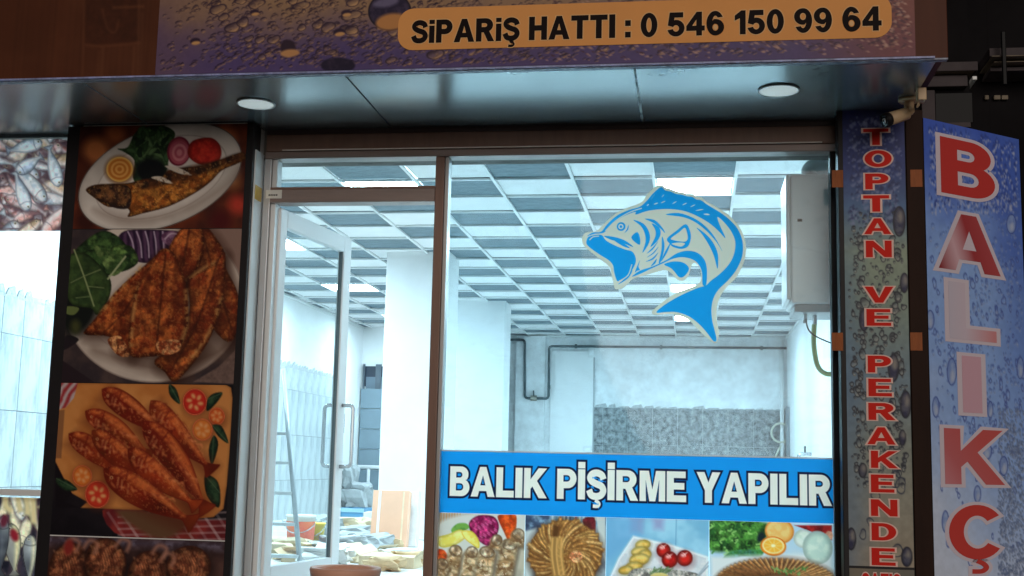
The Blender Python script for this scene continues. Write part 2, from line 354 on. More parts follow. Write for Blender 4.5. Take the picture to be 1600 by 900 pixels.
        me.loops.add(nf * 4); me.loops.foreach_set('vertex_index', fc.ravel()); me.polygons.add(nf)
        me.polygons.foreach_set('loop_start', np.arange(nf, dtype=np.int32) * 4); me.update(calc_edges=True)
        ca = me.color_attributes.new('print', 'FLOAT_COLOR', 'POINT'); cc = np.ones((n, 4)); cc[:, :3] = lin(np.clip(s.a.reshape(-1, 3), 0, 255))
        ca.data.foreach_set('color', cc.ravel()); me.materials.append(m)
        o = bpy.data.objects.new(name, me); col.objects.link(o); o.parent = parent; return o
def print_mat(name, rough=.35, translucent=0, gain=1.0, spec=.18):
    m = bpy.data.materials.new(name); m.use_nodes = True; n = m.node_tree.nodes; l = m.node_tree.links; b = n['Principled BSDF']
    c = n.new('ShaderNodeVertexColor'); c.layer_name = 'print'
    g = n.new('ShaderNodeMix'); g.data_type = 'RGBA'; g.blend_type = 'MULTIPLY'; g.inputs[0].default_value = 1; g.inputs[7].default_value = (tuple(gain) if isinstance(gain, tuple) else (gain,) * 3) + (1,)
    l.new(c.outputs[0], g.inputs[6]); l.new(g.outputs[2], b.inputs['Base Color']); b.inputs['Roughness'].default_value = rough; b.inputs['Specular IOR Level'].default_value = spec
    tc = n.new('ShaderNodeTexCoord'); t2 = n.new('ShaderNodeTexNoise'); t2.inputs['Scale'].default_value = 5; l.new(tc.outputs['Object'], t2.inputs[0])
    bp = n.new('ShaderNodeBump'); bp.inputs['Strength'].default_value = .12; bp.inputs['Distance'].default_value = .02; l.new(t2.outputs[0], bp.inputs['Height']); l.new(bp.outputs[0], b.inputs['Normal'])
    if translucent:
        tr = n.new('ShaderNodeBsdfTranslucent'); l.new(g.outputs[2], tr.inputs[0]); mx = n.new('ShaderNodeMixShader'); mx.inputs[0].default_value = translucent
        l.new(b.outputs[0], mx.inputs[1]); l.new(tr.outputs[0], mx.inputs[2]); l.new(mx.outputs[0], n['Material Output'].inputs[0])
    return m
def wall_plane(Y):
    def f(p):
        d = rays(p); q = CAM + d * ((Y - CAM[1]) / d[:, 1])[:, None]; return q[:, [0, 2]]
    return f
def wall_world(Y): return lambda u, t: np.stack([u, np.full_like(u, Y), t], 1)

# ------------------------------------------------------------------ materials
M_plaster = mat('white plaster', (.84, .85, .85), .7, vary=.05, scale=1.2, bump=.05, bscale=30)
M_plaster_old = mat('patched plaster', (.80, .82, .83), .75, vary=.18, scale=4.5, bump=.12, bscale=18, detail=8)
M_floor = mat('dusty floor tile', (.84, .84, .82), .35, vary=.12, scale=3, bump=.05)
M_tile_white = mat('pale marbled wall tile', (.34, .38, .40), .3, colour2=(.55, .59, .60), scale=4, stretch=(2, 2, .7), detail=10, lohi=(.36, .56))
M_tile_dark = mat('grey marbled tile', (.06, .072, .08), .35, colour2=(.40, .43, .44), scale=13, lohi=(.34, .70), detail=9, stretch=(1, 1, 1))
M_grout = mat('grout and mortar', (.42, .43, .42), .9, vary=.2, scale=25, bump=.5, bscale=60)
M_mortar_light = mat('mortar edge', (.45, .47, .48), .9, vary=.25, scale=30, bump=.6, bscale=50)
M_ceil_light = mat('white ceiling tile', (.86, .87, .87), .6, vary=.03, scale=3)
M_ceil_dark = mat('grey pressed ceiling tile', (.075, .115, .14), .5, spec=.25, colour2=(.15, .205, .235), scale=7, bump=.5, bscale=22, stretch=(1, 2.2, 1), detail=6)
M_white = mat('white painted metal', (.78, .80, .80), .4)
M_led = emit('lit panel', LED_COLOUR, LED_STRENGTH)
M_brown_alu = mat('brown grey aluminium', rgb(138, 122, 116)[:3], .4, metal=.2, vary=.10, scale=9, bump=.03, bscale=90, stretch=(.3, 1, 3))
M_brown_alu2 = mat('reddish brown aluminium', rgb(126, 96, 82)[:3], .4, metal=.15, vary=.10, scale=7, stretch=(3, 1, .3))
M_black = mat('black metal edging', rgb(30, 27, 29)[:3], .5, spec=.2, vary=.2, scale=4)
M_grey_metal = mat('grey blue metal sheet', rgb(96, 104, 112)[:3], .28, metal=.75, vary=.1, scale=5, stretch=(4, 1, .3))
M_jamb = mat('pale grey aluminium', rgb(176, 176, 176)[:3], .3, metal=.45, vary=.08, scale=5, stretch=(4, 1, .3))
M_soffit = mat('glossy grey composite panel', rgb(150, 160, 164)[:3], .22, metal=.6, vary=.10, scale=2.5, bump=.02, bscale=7)
M_fascia = mat('brown composite panel', rgb(84, 44, 27)[:3], .5, spec=.15, vary=.12, scale=3.5, stretch=(3, 1, .4), detail=7)
M_fascia_dark = mat('old glue patch', rgb(98, 54, 34)[:3], .6, vary=.3, scale=6, stretch=(3, 1, .5), detail=8)
M_edge = mat('scuffed film edge', rgb(150, 158, 176)[:3], .45, colour2=rgb(74, 84, 112)[:3], scale=26, stretch=(1, 1, .2), detail=6)
M_seam = mat('silicone seam', rgb(168, 178, 180)[:3], .5, vary=.25, scale=20)
M_dark_gap = mat('dark joint', (.02, .022, .025), .8)
M_tape_brown = mat('brown packing tape', rgb(150, 82, 38)[:3], .5, spec=.15, vary=.2, scale=18, stretch=(4, 1, .6))
M_tape_yellow = mat('yellow tape', rgb(222, 180, 70)[:3], .4)
M_glass = glass('window glass', (.82, .94, .98), .05)
M_glass_clear = glass('door glass', (.93, .98, .985), .03)
M_asphalt = mat('asphalt', (.05, .05, .052), .9, vary=.25, scale=30, bump=.4, bscale=120)
M_paving = mat('concrete paving', (.26, .25, .24), .85, vary=.15, scale=5, bump=.2)
M_lens = mat('pale lens with added glow', (.82, .83, .80), .5); M_lens.node_tree.nodes['Principled BSDF'].inputs['Emission Color'].default_value = (.80, .95, .95, 1); M_lens.node_tree.nodes['Principled BSDF'].inputs['Emission Strength'].default_value = .36  # weak glow added so the switched-off lenses look pale
M_terracotta = mat('terracotta plastic', rgb(228, 172, 146)[:3], .5, vary=.06, scale=8)

ZS, ZC, YB, XL, XR = 2.600, 2.885, 13.63, -5.25, 1.45      # soffit, ceiling, back wall, left wall, right wall
S = dict(kind='structure')

# ------------------------------------------------------------------ street and shop shell
tag(obj('road', [(-150, -150, -.84), (150, -150, -.84), (150, 150, -.84), (-150, 150, -.84)], [(0, 1, 2, 3)], M_asphalt), **S)
pv = tag(box('pavement', -20, 20, -3.6, -.02, -.9, -.70, M_paving, bevel=.01), **S)
box('kerb', -20, 20, -3.78, -3.603, -.9, -.695, mat('kerb stone', (.33, .32, .31), .8, vary=.1), pv, bevel=.015)
st = thing('doorstep', 'stepped concrete threshold below the glass shop door', 'steps', (-1.9, -.5, -.7))
for k in range(4): box('step', -3.3 + .002 * k, .7 - .002 * k, -1.25 + .3 * k, -.021, -.70 + .17 * k, -.70 + .17 * (k + 1) - .001, M_paving, st, bevel=.01)
tag(box('shop_floor', XL - .15, XR, -.02, YB + .15, -.16, 0, M_floor), **S)
wl_ = tag(box('wall_left', XL - .15, XL, .02, YB + .15, 0, ZC + .3, M_plaster), **S)
wb = tag(box('wall_back', XL, XR, YB, YB + .15, 0, ZC + .3, M_plaster_old), **S)
YBL = 12.6
tag(box('wall_back_left', XL + .001, -3.05, YBL, YBL + .12, 0, ZC + .2, M_plaster), **S)
wr = tag(box('wall_right', XR, XR + .15, .52, YB + .15, 0, ZC + .3, M_plaster), **S)
tag(box('wall_pier', .96, XR - .002, .165, 1.9, 0, ZC + .2, M_plaster), **S)
tag(MB().box(-3.42, -2.42, -.10, .15, -.1, ZS - .002).build('front_pier', M_plaster), **S)
tag(MB().box(.735, 1.13, -.10, .15, -.7, ZS - .002).build('front_pier_corner', M_plaster), **S)
ZLH = min(at(50, 217, -.012).z, ZS - .01)
tag(MB().box(-3.43, 1.11, -.03, .16, 2.434, 5.6).box(XL - .6, -3.431, -.03, .16, ZLH + .004, 5.6).build('upper_wall', mat('dark render', (.12, .11, .10), .9, vary=.2, scale=3)), **S)

# left wall: tall 30 x 60 tiles up to head height, torn mortar edge above
box('tile_bed', XL + .0005, XL + .002, .05, 11.36, 0, 1.96, mat('dark grout', (.16, .17, .17), .9), wl_)
tm = MB().box(0, .008, .0025, .2985, .0025, .5785); me_t = tm.build('wall_tile', M_tile_white, wl_)
rows = [(-.06, 0), (.52, 1), (1.10, 2)]
first = True; zt = .498
rowz = [zt - .586, zt, zt + .586, zt + 1.172]
yy = .05; ycol = 0
while yy < 11.35:
    for r_ in range(4):
        if r_ == 0: z0, h = 0.0, zt - .003
        elif r_ == 3: z0, h = zt + 1.172, .31 + .02 * math.sin(ycol * 1.7)
        else: z0, h = zt + (r_ - 1) * .586, .583
        o = me_t if first else me_t.copy()
        if not first: col.objects.link(o)
        first = False
        o.location = (XL + .003 + .001 * ((ycol * 7 + r_ * 3) % 3), yy, z0); o.scale = (1, 1.0, h / .5785 if r_ in (0, 3) else 583 / 578.5)
    yy += .302; ycol += 1
mb = MB(); random.seed(3)                                   # ragged mortar along the top of the tiles
y = .05
while y < 11.4:
    w = random.uniform(.05, .22); h = random.uniform(.015, .06)
    mb.add([(XL + .002, y, 1.95), (XL + .002, y + w, 1.95), (XL + .002, y + w * .8, 1.99 + h), (XL + .002, y + w * .3, 1.985 + h * .7),
            (XL + .014, y, 1.95), (XL + .014, y + w, 1.95), (XL + .011, y + w * .8, 1.988 + h), (XL + .011, y + w * .3, 1.98 + h * .7)],
           [(4, 5, 6, 7), (7, 6, 2, 3), (5, 1, 2, 6), (0, 4, 7, 3)]); y += w * .97
mb.build('mortar_edge', M_mortar_light, wl_)
mb = MB(); z = .6
while z < 2.0:                                              # torn plaster where the tiling stops
    w = random.uniform(.03, .16); h = random.uniform(.08, .2)
    mb.add([(XL + .002, 11.36, z), (XL + .016, 11.36, z), (XL + .016, 11.36 + w, z + h * .4), (XL + .014, 11.36 + w * .6, z + h), (XL + .014, 11.36, z + h), (XL + .002, 11.36 + w, z + h * .4)],
           [(0, 1, 2, 5), (1, 4, 3, 2), (5, 2, 3, 3)[:3]]); z += h
mb.build('mortar_end', M_mortar_light, wl_)
# back wall: dark marble tiles behind the right half
xb0, xb1 = -1.63, 1.44; zb = [0, .0, .53, 1.12, 1.715]
n = 0
for r_, (z0, z1) in enumerate(((0, .0), (0, .535), (.538, 1.122), (1.125, 1.72))):
    if r_ == 0: continue
    x = xb0 - .25; k = 0
    while x < xb1 - .01:
        a, b = max(x, xb0), min(x + .397, xb1)
        box('marble_tile', a, b, YB - .010 - .002 * ((k + r_) % 2), YB - .001, z0, z1, M_tile_dark, wb); x += .40; k += 1
mb = MB(); x = xb0
while x < xb1 - .05:
    w = random.uniform(.05, .25); h = random.uniform(.01, .055) * (1.2 if x < .1 else .4); x2 = min(x + w, xb1)
    mb.add([(x, YB - .012, 1.715), (x2, YB - .012, 1.715), (x2 - w * .15, YB - .009, 1.722 + h), (x + w * .2, YB - .009, 1.722 + h * .6), (x + w * .2, YB - .001, 1.722 + h * .6), (x2 - w * .15, YB - .001, 1.722 + h)],
           [(0, 1, 2, 3), (3, 2, 5, 4)]); x = x2
mb.build('mortar_edge', M_mortar_light, wb)
p0 = at(705, 560, YB); box('pilaster', at(840, 600, YB).x - .35, at(852, 600, YB).x, YB - .10, YB - .001, 0, ZC - .02, M_plaster_old, wb)
# white door-like access panel with its fittings
box('wall_panel', at(860, 600, YB - .03).x, at(927, 600, YB - .03).x, YB - .03, YB - .002, .2, at(900, 548, YB).z, M_plaster, wb, bevel=.006)

# two free-standing columns
for (a, b, c, nm) in (((605, 395), (702, 394), (724, 408), 'column'), ((700, 470), (791, 472), (800, 479), 'column')):
    A, B_, C_r = at_z(*a, ZC), at_z(*b, ZC), at_z(*c, ZC)
    yf = (A.y + B_.y) / 2 if A.y > 2 else B_.y
    tag(box(nm, A.x, B_.x, yf, C_r.y, 0, ZC + .05, M_plaster, bevel=.01), **S)

# suspended ceiling: 60 cm tiles, light and dark in turn, on white bars
ceil_ = tag(box('ceiling', XL, XR, .16, YB, ZC + .10, ZC + .28, mat('slab', (.3, .3, .3), .9)), **S)
LIGHTS = {(2, 1): 'lit square ceiling lamp just above the leaping fish sticker', (2, 5): 'lit square ceiling lamp hidden mostly behind the fish sticker',
          (2, 10): 'small lit square ceiling lamp beside the belly fin of the fish sticker', (2, 15): 'farthest lit ceiling lamp by the tail of the fish sticker',
          (-2, 1): 'lit square ceiling lamp behind the transom over the door', (-5, 1): 'lit ceiling lamp behind the food poster panel near the front',
          (-5, 5): 'lit ceiling lamp over the tiled wall behind the food poster panel', (-5, 10): 'lit square ceiling lamp seen through the open door leaf',
          (-5, 15): 'far lit ceiling lamp at the edge of the white column'}
def gx(i): return -1.508 + .6 * i
def gy(j): return 1.826 + .6 * j
tile_l = tile_d = None; lamp_no = 0
lamp_frame = lamp_diff = None
for i in range(-7, 6):
    x0, x1 = max(gx(i), XL), min(gx(i + 1), XR)
    if x1 - x0 < .05: continue
    for j in range(-3, 21):
        y0, y1 = max(gy(j), .17), min(gy(j + 1), YB)
        if y1 - y0 < .05: continue
        full = x1 - x0 > .59 and y1 - y0 > .59
        if (i, j) in LIGHTS:
            t = thing('ceiling_lamp', LIGHTS[(i, j)], 'ceiling lamp', ((x0 + x1) / 2, (y0 + y1) / 2, ZC), 'square lamps in the suspended ceiling')
            f = MB(); a = .288; b = .272
            for (p, q, r_, s_) in ((-a, a, -a, -b), (-a, a, b, a), (-a, -b, -b, b), (b, a, -b, b)): f.box(p + t.location.x, q + t.location.x, r_ + t.location.y, s_ + t.location.y, ZC + .001, ZC + .03)
            f.build('frame', M_white, t)
            box('diffuser', t.location.x - b, t.location.x + b, t.location.y - b, t.location.y + b, ZC + .006, ZC + .02, M_led, t)
            continue
        dark = (i + j) % 2 == 0
        if full:
            src = tile_d if dark else tile_l
            if src is None:
                o = MB().box(-.289, .289, -.289, .289, 0, .014).build('ceiling_tile', M_ceil_dark if dark else M_ceil_light, ceil_)
                if dark: tile_d = o
                else: tile_l = o
            else: o = src.copy(); col.objects.link(o)
        else: o = MB().box(-(x1 - x0) / 2 + .008, (x1 - x0) / 2 - .008, -(y1 - y0) / 2 + .008, (y1 - y0) / 2 - .008, 0, .014).build('ceiling_tile', M_ceil_dark if dark else M_ceil_light, ceil_)
        o.location = ((x0 + x1) / 2, (y0 + y1) / 2, ZC + .008 + random.uniform(0, .004))
        o.rotation_euler = (random.uniform(-.004, .004), random.uniform(-.004, .004), 0)
for i in range(-6, 6): box('grid_bar', gx(i) - .011, gx(i) + .011, .17, YB, ZC - .012, ZC + .006, M_white, ceil_)
for j in range(-2, 20): box('cross_bar', XL, XR, gy(j) - .010, gy(j) + .010, ZC - .0095, ZC + .0055, M_white, ceil_)
box('edge_trim', XL, XR, YB - .025, YB - .001, ZC - .03, ZC, M_white, ceil_)
box('edge_trim', XR - .025, XR - .001, .17, YB - .026, ZC - .03, ZC, M_white, ceil_)
box('edge_trim', XL + .001, XL + .025, .17, YB - .026, ZC - .03, ZC, M_white, ceil_)

# ------------------------------------------------------------------ canopy: brown face, glossy grey underside
YF = -1.04; XE = 1.115
cn = thing('canopy', 'brown canopy box with a glossy grey underside above the shop front', 'canopy', (-1.5, YF, ZS))
box('face_panel', -6.2, XE, YF, YF + .03, ZS - .004, 3.75, M_fascia, cn, bevel=.003)
box('end_panel', XE - .03, XE - .001, YF + .031, -.035, ZS + .02, 3.75, M_fascia, cn)
box('roof_panel', -6.2, XE - .031, YF + .031, -.035, 3.70, 3.748, M_fascia, cn)
seams = [-6.2, at_z(129, 129, ZS).x, at_z(575, 158, ZS).x, at_z(998, 150, ZS).x, 1.072]
for k in range(4): box('soffit_panel', seams[k] + .005, seams[k + 1] - (.005 if k < 3 else 0), YF + .034, -.052 if k > 1 else -.02, ZS, ZS + .006, M_soffit, cn)
box('seam', seams[2] - .02, seams[2] + .02, YF + .036, -.06, ZS + .0062, ZS + .02, M_dark_gap, cn)
for k in (1, 3): box('seam', seams[k] - .02, seams[k] + .02, YF + .036, -.06, ZS + .0062, ZS + .02, M_seam, cn)
o = MB()
z = YF + .12
for (a, b) in ((.10, .14), (.2, .26), (.33, .5), (.62, .78), (.84, .9)): o.box(seams[3] - .006, seams[3] + .006, YF + a, YF + b, ZS - .0015, ZS + .002)
tag(o.build('silicone_bead', mat('bright silicone', rgb(205, 214, 214)[:3], .4), cn), kind='stuff')
box('edge_trim', -6.2, XE - .002, YF - .004, YF + .032, ZS - .012, ZS - .0045, M_edge, cn)
box('edge_bead', -6.2, XE - .06, YF - .016, YF - .0045, ZS - .007, ZS + .001, mat('lavender film edge', rgb(150, 156, 200)[:3], .45, vary=.5, scale=14, stretch=(1, 1, .1)), cn)
mb = MB(); x = at_z(120, 128, ZS).x; random.seed(11)        # scuffed film ends folded under the lower edge
while x < at_z(1260, 90, ZS).x:
    w = random.uniform(.008, .05); d = random.uniform(.012, .045); s_ = random.uniform(-.02, .02)
    if random.random() < .75: mb.add([(x, YF + .033, ZS - .0012), (x + w, YF + .033, ZS - .0012), (x + w + s_, YF + .033 + d, ZS - .0011), (x + s_ + .004, YF + .033 + d * .8, ZS - .0011)], [(0, 3, 2, 1)])
    x += w + random.uniform(.002, .03)
tag(mb.build('film_scraps', M_edge, cn), kind='stuff')
P = Print(wall_plane(YF - .0015), (at(-80, 60, YF).x, at(246, 60, YF).x, ZS + .002, 3.2), 1.6)         # weathered film with old glue marks
P.fill((82, 43, 26), (90, 49, 30), 60); ww = noise2(P.H, P.W, 3, 77)[:1] * .6 + noise2(P.H, P.W, 9, 78)[:1] * .4; P.a *= (1 + .22 * (ww - .5))[..., None] * (1 + .10 * (noise2(P.H, P.W, 40, 79) - .5))[..., None]
P.poly([(133, -60), (219, -60), (219, 66), (133, 70)], (68, 35, 22), smooth=False, soft=5, tex=.2, cell=9, alpha=.8)
P.line([(133, 70), (160, 72), (219, 67)], 3, (122, 72, 46), alpha=.5, soft=3); P.line([(160, 14), (168, 44), (180, 50), (186, 30)], 3, (110, 64, 42), alpha=.5, soft=3); P.line([(176, 12), (225, 10)], 4, (126, 76, 48), alpha=.5, soft=3)
for (x, w, a0, y0) in ((131, 2, .5, 0), (161, 5, .45, 74), (155, 3, .3, 80), (210, 5, .4, 72), (217, 3, .5, -30), (222, 4, .3, 20)): P.line([(x, y0), (x - 1, 90), (x - 3, 124)], w, (116, 70, 46), alpha=a0, soft=3)
P.build('weathered_film', wall_world(YF - .0015), print_mat('weathered brown film', .55, spec=.15), cn)

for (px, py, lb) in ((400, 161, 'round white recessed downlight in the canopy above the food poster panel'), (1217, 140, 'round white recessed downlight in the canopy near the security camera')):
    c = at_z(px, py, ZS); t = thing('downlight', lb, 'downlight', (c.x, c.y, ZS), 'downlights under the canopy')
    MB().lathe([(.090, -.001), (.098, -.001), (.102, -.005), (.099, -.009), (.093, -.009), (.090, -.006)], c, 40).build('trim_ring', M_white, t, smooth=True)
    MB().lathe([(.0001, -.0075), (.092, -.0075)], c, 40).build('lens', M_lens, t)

# ------------------------------------------------------------------ shop front: brown aluminium frame, panes, open door
ZHB = 2.430; XJ, XM0, XM1, XW = -2.362, -1.418, -1.346, .700
sf = thing('shop_window', 'large brown framed display window with blue banner and fish sticker', 'window', (-.3, -.05, 0))
box('header', -2.40, .735, -.048, .05, ZHB + .042, ZS - .03, M_brown_alu2, sf, bevel=.004)
box('header_rail', -2.40, .735, -.056, .05, ZHB, ZHB + .040, M_brown_alu, sf, bevel=.004)
box('drip_lip', -2.30, .66, -.064, -.0565, ZHB + .043, ZHB + .049, mat('painted lip highlight', rgb(236, 226, 216)[:3], .45), sf)  # near-white colour stands in for a highlight along the shaded lip
box('top_cover', -2.40, .735, -.044, .04, ZS - .028, ZS - .0008, mat('dark brown cover', rgb(70, 52, 46)[:3], .4, vary=.1), sf)
box('mullion', XM0, XM1 - .022, -.056, .05, -.02, ZHB - .001, M_brown_alu2, sf, bevel=.004)
box('mullion_bead', XM1 - .0215, XM1, -.040, .04, -.02, ZHB - .001, M_jamb, sf, bevel=.003)
box('end_post', XW, XW + .034, -.048, .05, -.02, ZHB - .001, M_black, sf, bevel=.003)
box('sill', XM1 + .001, XW - .001, -.05, .05, -.02, .03, M_brown_alu, sf, bevel=.003)
obj('pane', [(XM1, 0, .03), (XW, 0, .03), (XW, 0, ZHB), (XM1, 0, ZHB)], [(0, 1, 2, 3)], M_glass, sf)

ZT0, ZT1 = 2.177, 2.252
df = thing('shop_door', 'glazed shop door standing open inward under its transom pane', 'door', (-1.9, 0, 0))
box('jamb', -2.402, XJ, -.054, .05, -.02, ZHB - .001, M_jamb, df, bevel=.003)
box('jamb_liner', XJ + .0005, XJ + .028, -.03, .05, -.02, ZHB - .001, M_white, df, bevel=.002)
box('transom_bar', XJ, XM0 - .001, -.056, .05, ZT0, ZT1, M_brown_alu, df, bevel=.004)
tp = box('transom_bead', XJ, XM0 - .001, -.05, -.01, ZT1 + .0005, ZT1 + .014, M_brown_alu2, df)
obj('transom_pane', [(XJ, .0, ZT1), (XM0, .0, ZT1), (XM0, .0, ZHB), (XJ, .0, ZHB)], [(0, 1, 2, 3)], M_glass_clear, df)
a, b = at(416, 297, -.058), at(440, 310, -.058)
lab = box('maker_label', a.x, b.x, -.0595, -.057, b.z, a.z, mat('paper label', (.75, .75, .70), .6), df)
mb = MB()
for k in range(5): mb.box(a.x + .016 + .011 * k, a.x + .023 + .011 * k, -.0604, -.0597, b.z + .014, b.z + .024)
mb.build('label_print', M_black, lab)
# the leaf, swung in about 83 degrees
hx = Vector((-2.340, .03, 0)); far = Vector((-2.205, 1.02, 0)); u = (far - hx).normalized(); nrm = Vector((u.y, -u.x, 0)); LW = (far - hx).length; zb0, zb1 = .05, 2.165
def leaf_box(s0, s1, z0, z1, d0=-.022, d1=.022): return MB().obox(hx + u * s0 + nrm * d0 + Vector((0, 0, z0)), u * (s1 - s0), nrm * -(d0 - d1) * 1.0, Vector((0, 0, z1 - z0)))
lf = leaf_box(0, .085, zb0, zb1).build('door_leaf', M_white, df, bevel=.004)
leaf_box(LW - .11, LW, zb0, zb1).build('stile', M_white, lf, bevel=.004)
leaf_box(.0855, LW - .1105, zb1 - .10, zb1).build('top_rail', M_white, lf, bevel=.004)
leaf_box(.0855, LW - .1105, zb0, zb0 + .12).build('bottom_rail', M_white, lf, bevel=.004)
g = [hx + u * .07 + Vector((0, 0, zb0 + .1)), hx + u * (LW - .08) + Vector((0, 0, zb0 + .1)), hx + u * (LW - .08) + Vector((0, 0, zb1 - .08)), hx + u * .07 + Vector((0, 0, zb1 - .08))]
obj('leaf_pane', g, [(0, 1, 2, 3)], M_glass_clear, lf)
leaf_box(LW - .1135, LW - .1105, zb0 + .12, zb1 - .10, -.012, .012).build('gasket', mat('grey gasket', (.12, .15, .16), .6), lf)
M_steel = mat('brushed handle steel', (.55, .58, .60), .25, metal=.7)
hz0, hz1 = .72, 1.10
for sgn in (1, -1):
    base = hx + u * (LW - .045) + nrm * (.022 * sgn)
    pts = bend([base + Vector((0, 0, hz1)), base + nrm * (.075 * sgn) - u * .015 * 0 + Vector((0, 0, hz1)), base + nrm * (.075 * sgn) + Vector((0, 0, hz0)), base + Vector((0, 0, hz0))], .03)
    MB().tube(pts, .0125, 10).build('handle', M_steel, lf, smooth=True)
box('lock_case', far.x - .03, far.x + .02, far.y - .001, far.y + .006, .93, 1.05, M_steel, lf)
for z in (2.0, 1.1, .25): MB().tube([(hx.x - .012, hx.y - .02, z - .045), (hx.x - .012, hx.y - .02, z + .045)], .012, 8).build('hinge', M_steel, lf)

# left window beside the panel
YL = 0.0
tag(MB().box(-8, -5.6, -.03, .16, -.7, ZS - .002).box(-5.599, -3.43, -.03, .16, -.7, -.003).build('front_wall_left', mat('dark plinth', (.07, .065, .06), .9, vary=.2, scale=3)), **S)
sw = thing('side_window', 'bright window at the far left between two raw fish posters', 'window', (-4.3, -.02, 0))
xr = -3.425
box('header', -6.0, xr, -.035, -.0305, ZLH, ZS - .001, M_soffit, sw)
obj('pane', [(-5.6, YL, .0), (xr, YL, .0), (xr, YL, ZLH), (-5.6, YL, ZLH)], [(0, 1, 2, 3)], M_glass_clear, sw)
box('sill', -5.6, xr, -.03, .03, at(20, 774, 0).z, at(20, 764, 0).z, M_white, sw, bevel=.003)
box('end_post', -5.75, -5.6, -.06, -.031, -.7, ZLH - .001, M_black, sw)

# ------------------------------------------------------------------ signs: canopy board
YS = YF - .012
sx0, sx1 = at(246, 60, YS).x, at(1430, 60, YS).x
sg = thing('canopy_sign', 'brown and purple water drop sign board reading SiPARiŞ HATTI with a phone number', 'sign', ((sx0 + sx1) / 2, YS, ZS))
P = Print(wall_plane(YS), (sx0, sx1, ZS + .004, 3.22), 1.1)
H_, W_ = P.H, P.W
ty = np.linspace(1, 0, H_)[:, None]; tx = np.linspace(0, 1, W_)[None]
n1 = noise2(H_, W_, 60, 5); up = sstep(.12, .58, ty + .16 * (n1 - .5) * 2 + .05 * (tx - .3))
base = np.array([92, 76, 124.]) * (1 - up[..., None]) + np.array([162, 128, 98.]) * up[..., None]
red = sstep(.84, .98, tx)[..., None] * .75; base = base * (1 - red) + np.array([140, 74, 66.]) * red
left = (1 - sstep(0, .12, tx + .06 * (n1 - .5)))[..., None] * .5; base = base * (1 - left) + np.array([122, 92, 96.]) * left
P.a[:] = base * (1 + .10 * (noise2(H_, W_, 4, 6)[..., None] - .5))
def drops(P, n, px, rad, dark, light, seed, ang=-25, stretch=1.5, dens=None, ring=.55, inner=None, emb=.85, power=2.6):
    r = np.random.default_rng(seed); ca, sa = math.cos(R(ang)), math.sin(R(ang))
    for _ in range(n):
        x = r.uniform(px[0], px[2]); y = r.uniform(px[1], px[3])
        if dens is not None and r.random() > dens(x, y): continue
        (cx, cy), = P.xy([(x, y)]); rr = rad[0] + (rad[1] - rad[0]) * r.random() ** power; rr *= P.k; rx = rr * stretch * r.uniform(.8, 1.25); ry = rr * r.uniform(.8, 1.15)
        m = int(max(rx, ry)) + 3; x0, x1, y0, y1 = int(cx) - m, int(cx) + m + 1, int(cy) - m, int(cy) + m + 1
        if x0 < 0 or y0 < 0 or x1 > P.W or y1 > P.H: continue
        gx_, gy_ = np.meshgrid(np.arange(x0, x1) - cx, np.arange(y0, y1) - cy); uu = gx_ * ca + gy_ * sa; vv = -gx_ * sa + gy_ * ca
        th = np.arctan2(vv, uu); wob = 1 + .12 * np.sin(2 * th + r.uniform(0, 6)) + .08 * np.sin(3 * th + r.uniform(0, 6))
        d = np.sqrt((uu / rx) ** 2 + (vv / ry) ** 2) / wob; inside = np.clip((1 - d) * min(rx, ry) + .5, 0, 1)
        v = np.clip((gy_ / max(rx, ry) * 1.1 + gx_ / max(rx, ry) * .5), -1.2, 1.2)
        low = sstep(.0, .75, v)[..., None]; top = sstep(.0, .7, -v)[..., None]; a = P.a[y0:y1, x0:x1]
        bodyc = a if inner is None else a * .5 + np.asarray(inner) * .5
        c = bodyc * (1 - top * emb) + np.asarray(dark) * top * emb; c = c * (1 - low * emb) + np.asarray(light) * low * emb
        rw = max(.18, 1.0 / min(rx, ry)); rim = (np.clip(1 - np.abs(d - (1 - rw * .5)) / rw, 0, 1) * ring)[..., None]; c = c * (1 - rim) + np.asarray(dark) * rim
        P.a[y0:y1, x0:x1] = a * (1 - inside[..., None]) + c * inside[..., None]
BOX = (246, -250, 1432, 122); DK = (56, 40, 58); LT = (226, 176, 124)
d1 = lambda x, y: (1 if 300 < x < 760 else .4)
drops(P, 4600, (246, -110, 1432, 122), (1.7, 3.4), (44, 30, 48), LT, 1, dens=lambda x, y: .5 if x < 330 else (1 if x < 900 else .3), ang=-20, stretch=1.8, ring=.3, emb=.85)
drops(P, 620, (246, -110, 1432, 122), (3, 6), DK, LT, 2, dens=d1, ang=-18, ring=.6)
drops(P, 70, (330, -110, 700, 122), (5, 9), DK, LT, 3, inner=(150, 118, 96), ring=.9, ang=-10)
drops(P, 1200, (840, -110, 1432, 110), (1.3, 2.6), (84, 52, 66), (214, 170, 150), 4, ang=28, stretch=3.2, ring=.1)
P.ell(609, 18, 34, 30, 0, (44, 36, 62), c2=(70, 58, 84), shade=.3, rim=(34, 26, 40)); P.ell(612, 34, 25, 13, -8, (206, 142, 84), soft=5); P.ell(603, 4, 20, 7, -10, (126, 118, 150), soft=5, alpha=.8)
P.ell(528, 102, 27, 12, 0, (40, 32, 56), c2=(60, 48, 70), soft=3); P.ell(450, 74, 12, 12, 0, (58, 42, 56), soft=3); P.ell(453, 83, 15, 6, -5, (206, 150, 100), soft=3)
for (x, y, rx) in ((305, 66, 8), (398, 21, 7), (541, 22, 8), (530, 52, 9)): P.ell(x, y - rx * .25, rx, rx * .6, -8, DK, soft=2); P.ell(x + 1, y + rx * .15, rx * .85, rx * .36, -8, (214, 160, 106), soft=2)
board = P.build('board_print', wall_world(YS), print_mat('canopy print', .42, gain=.95), sg)
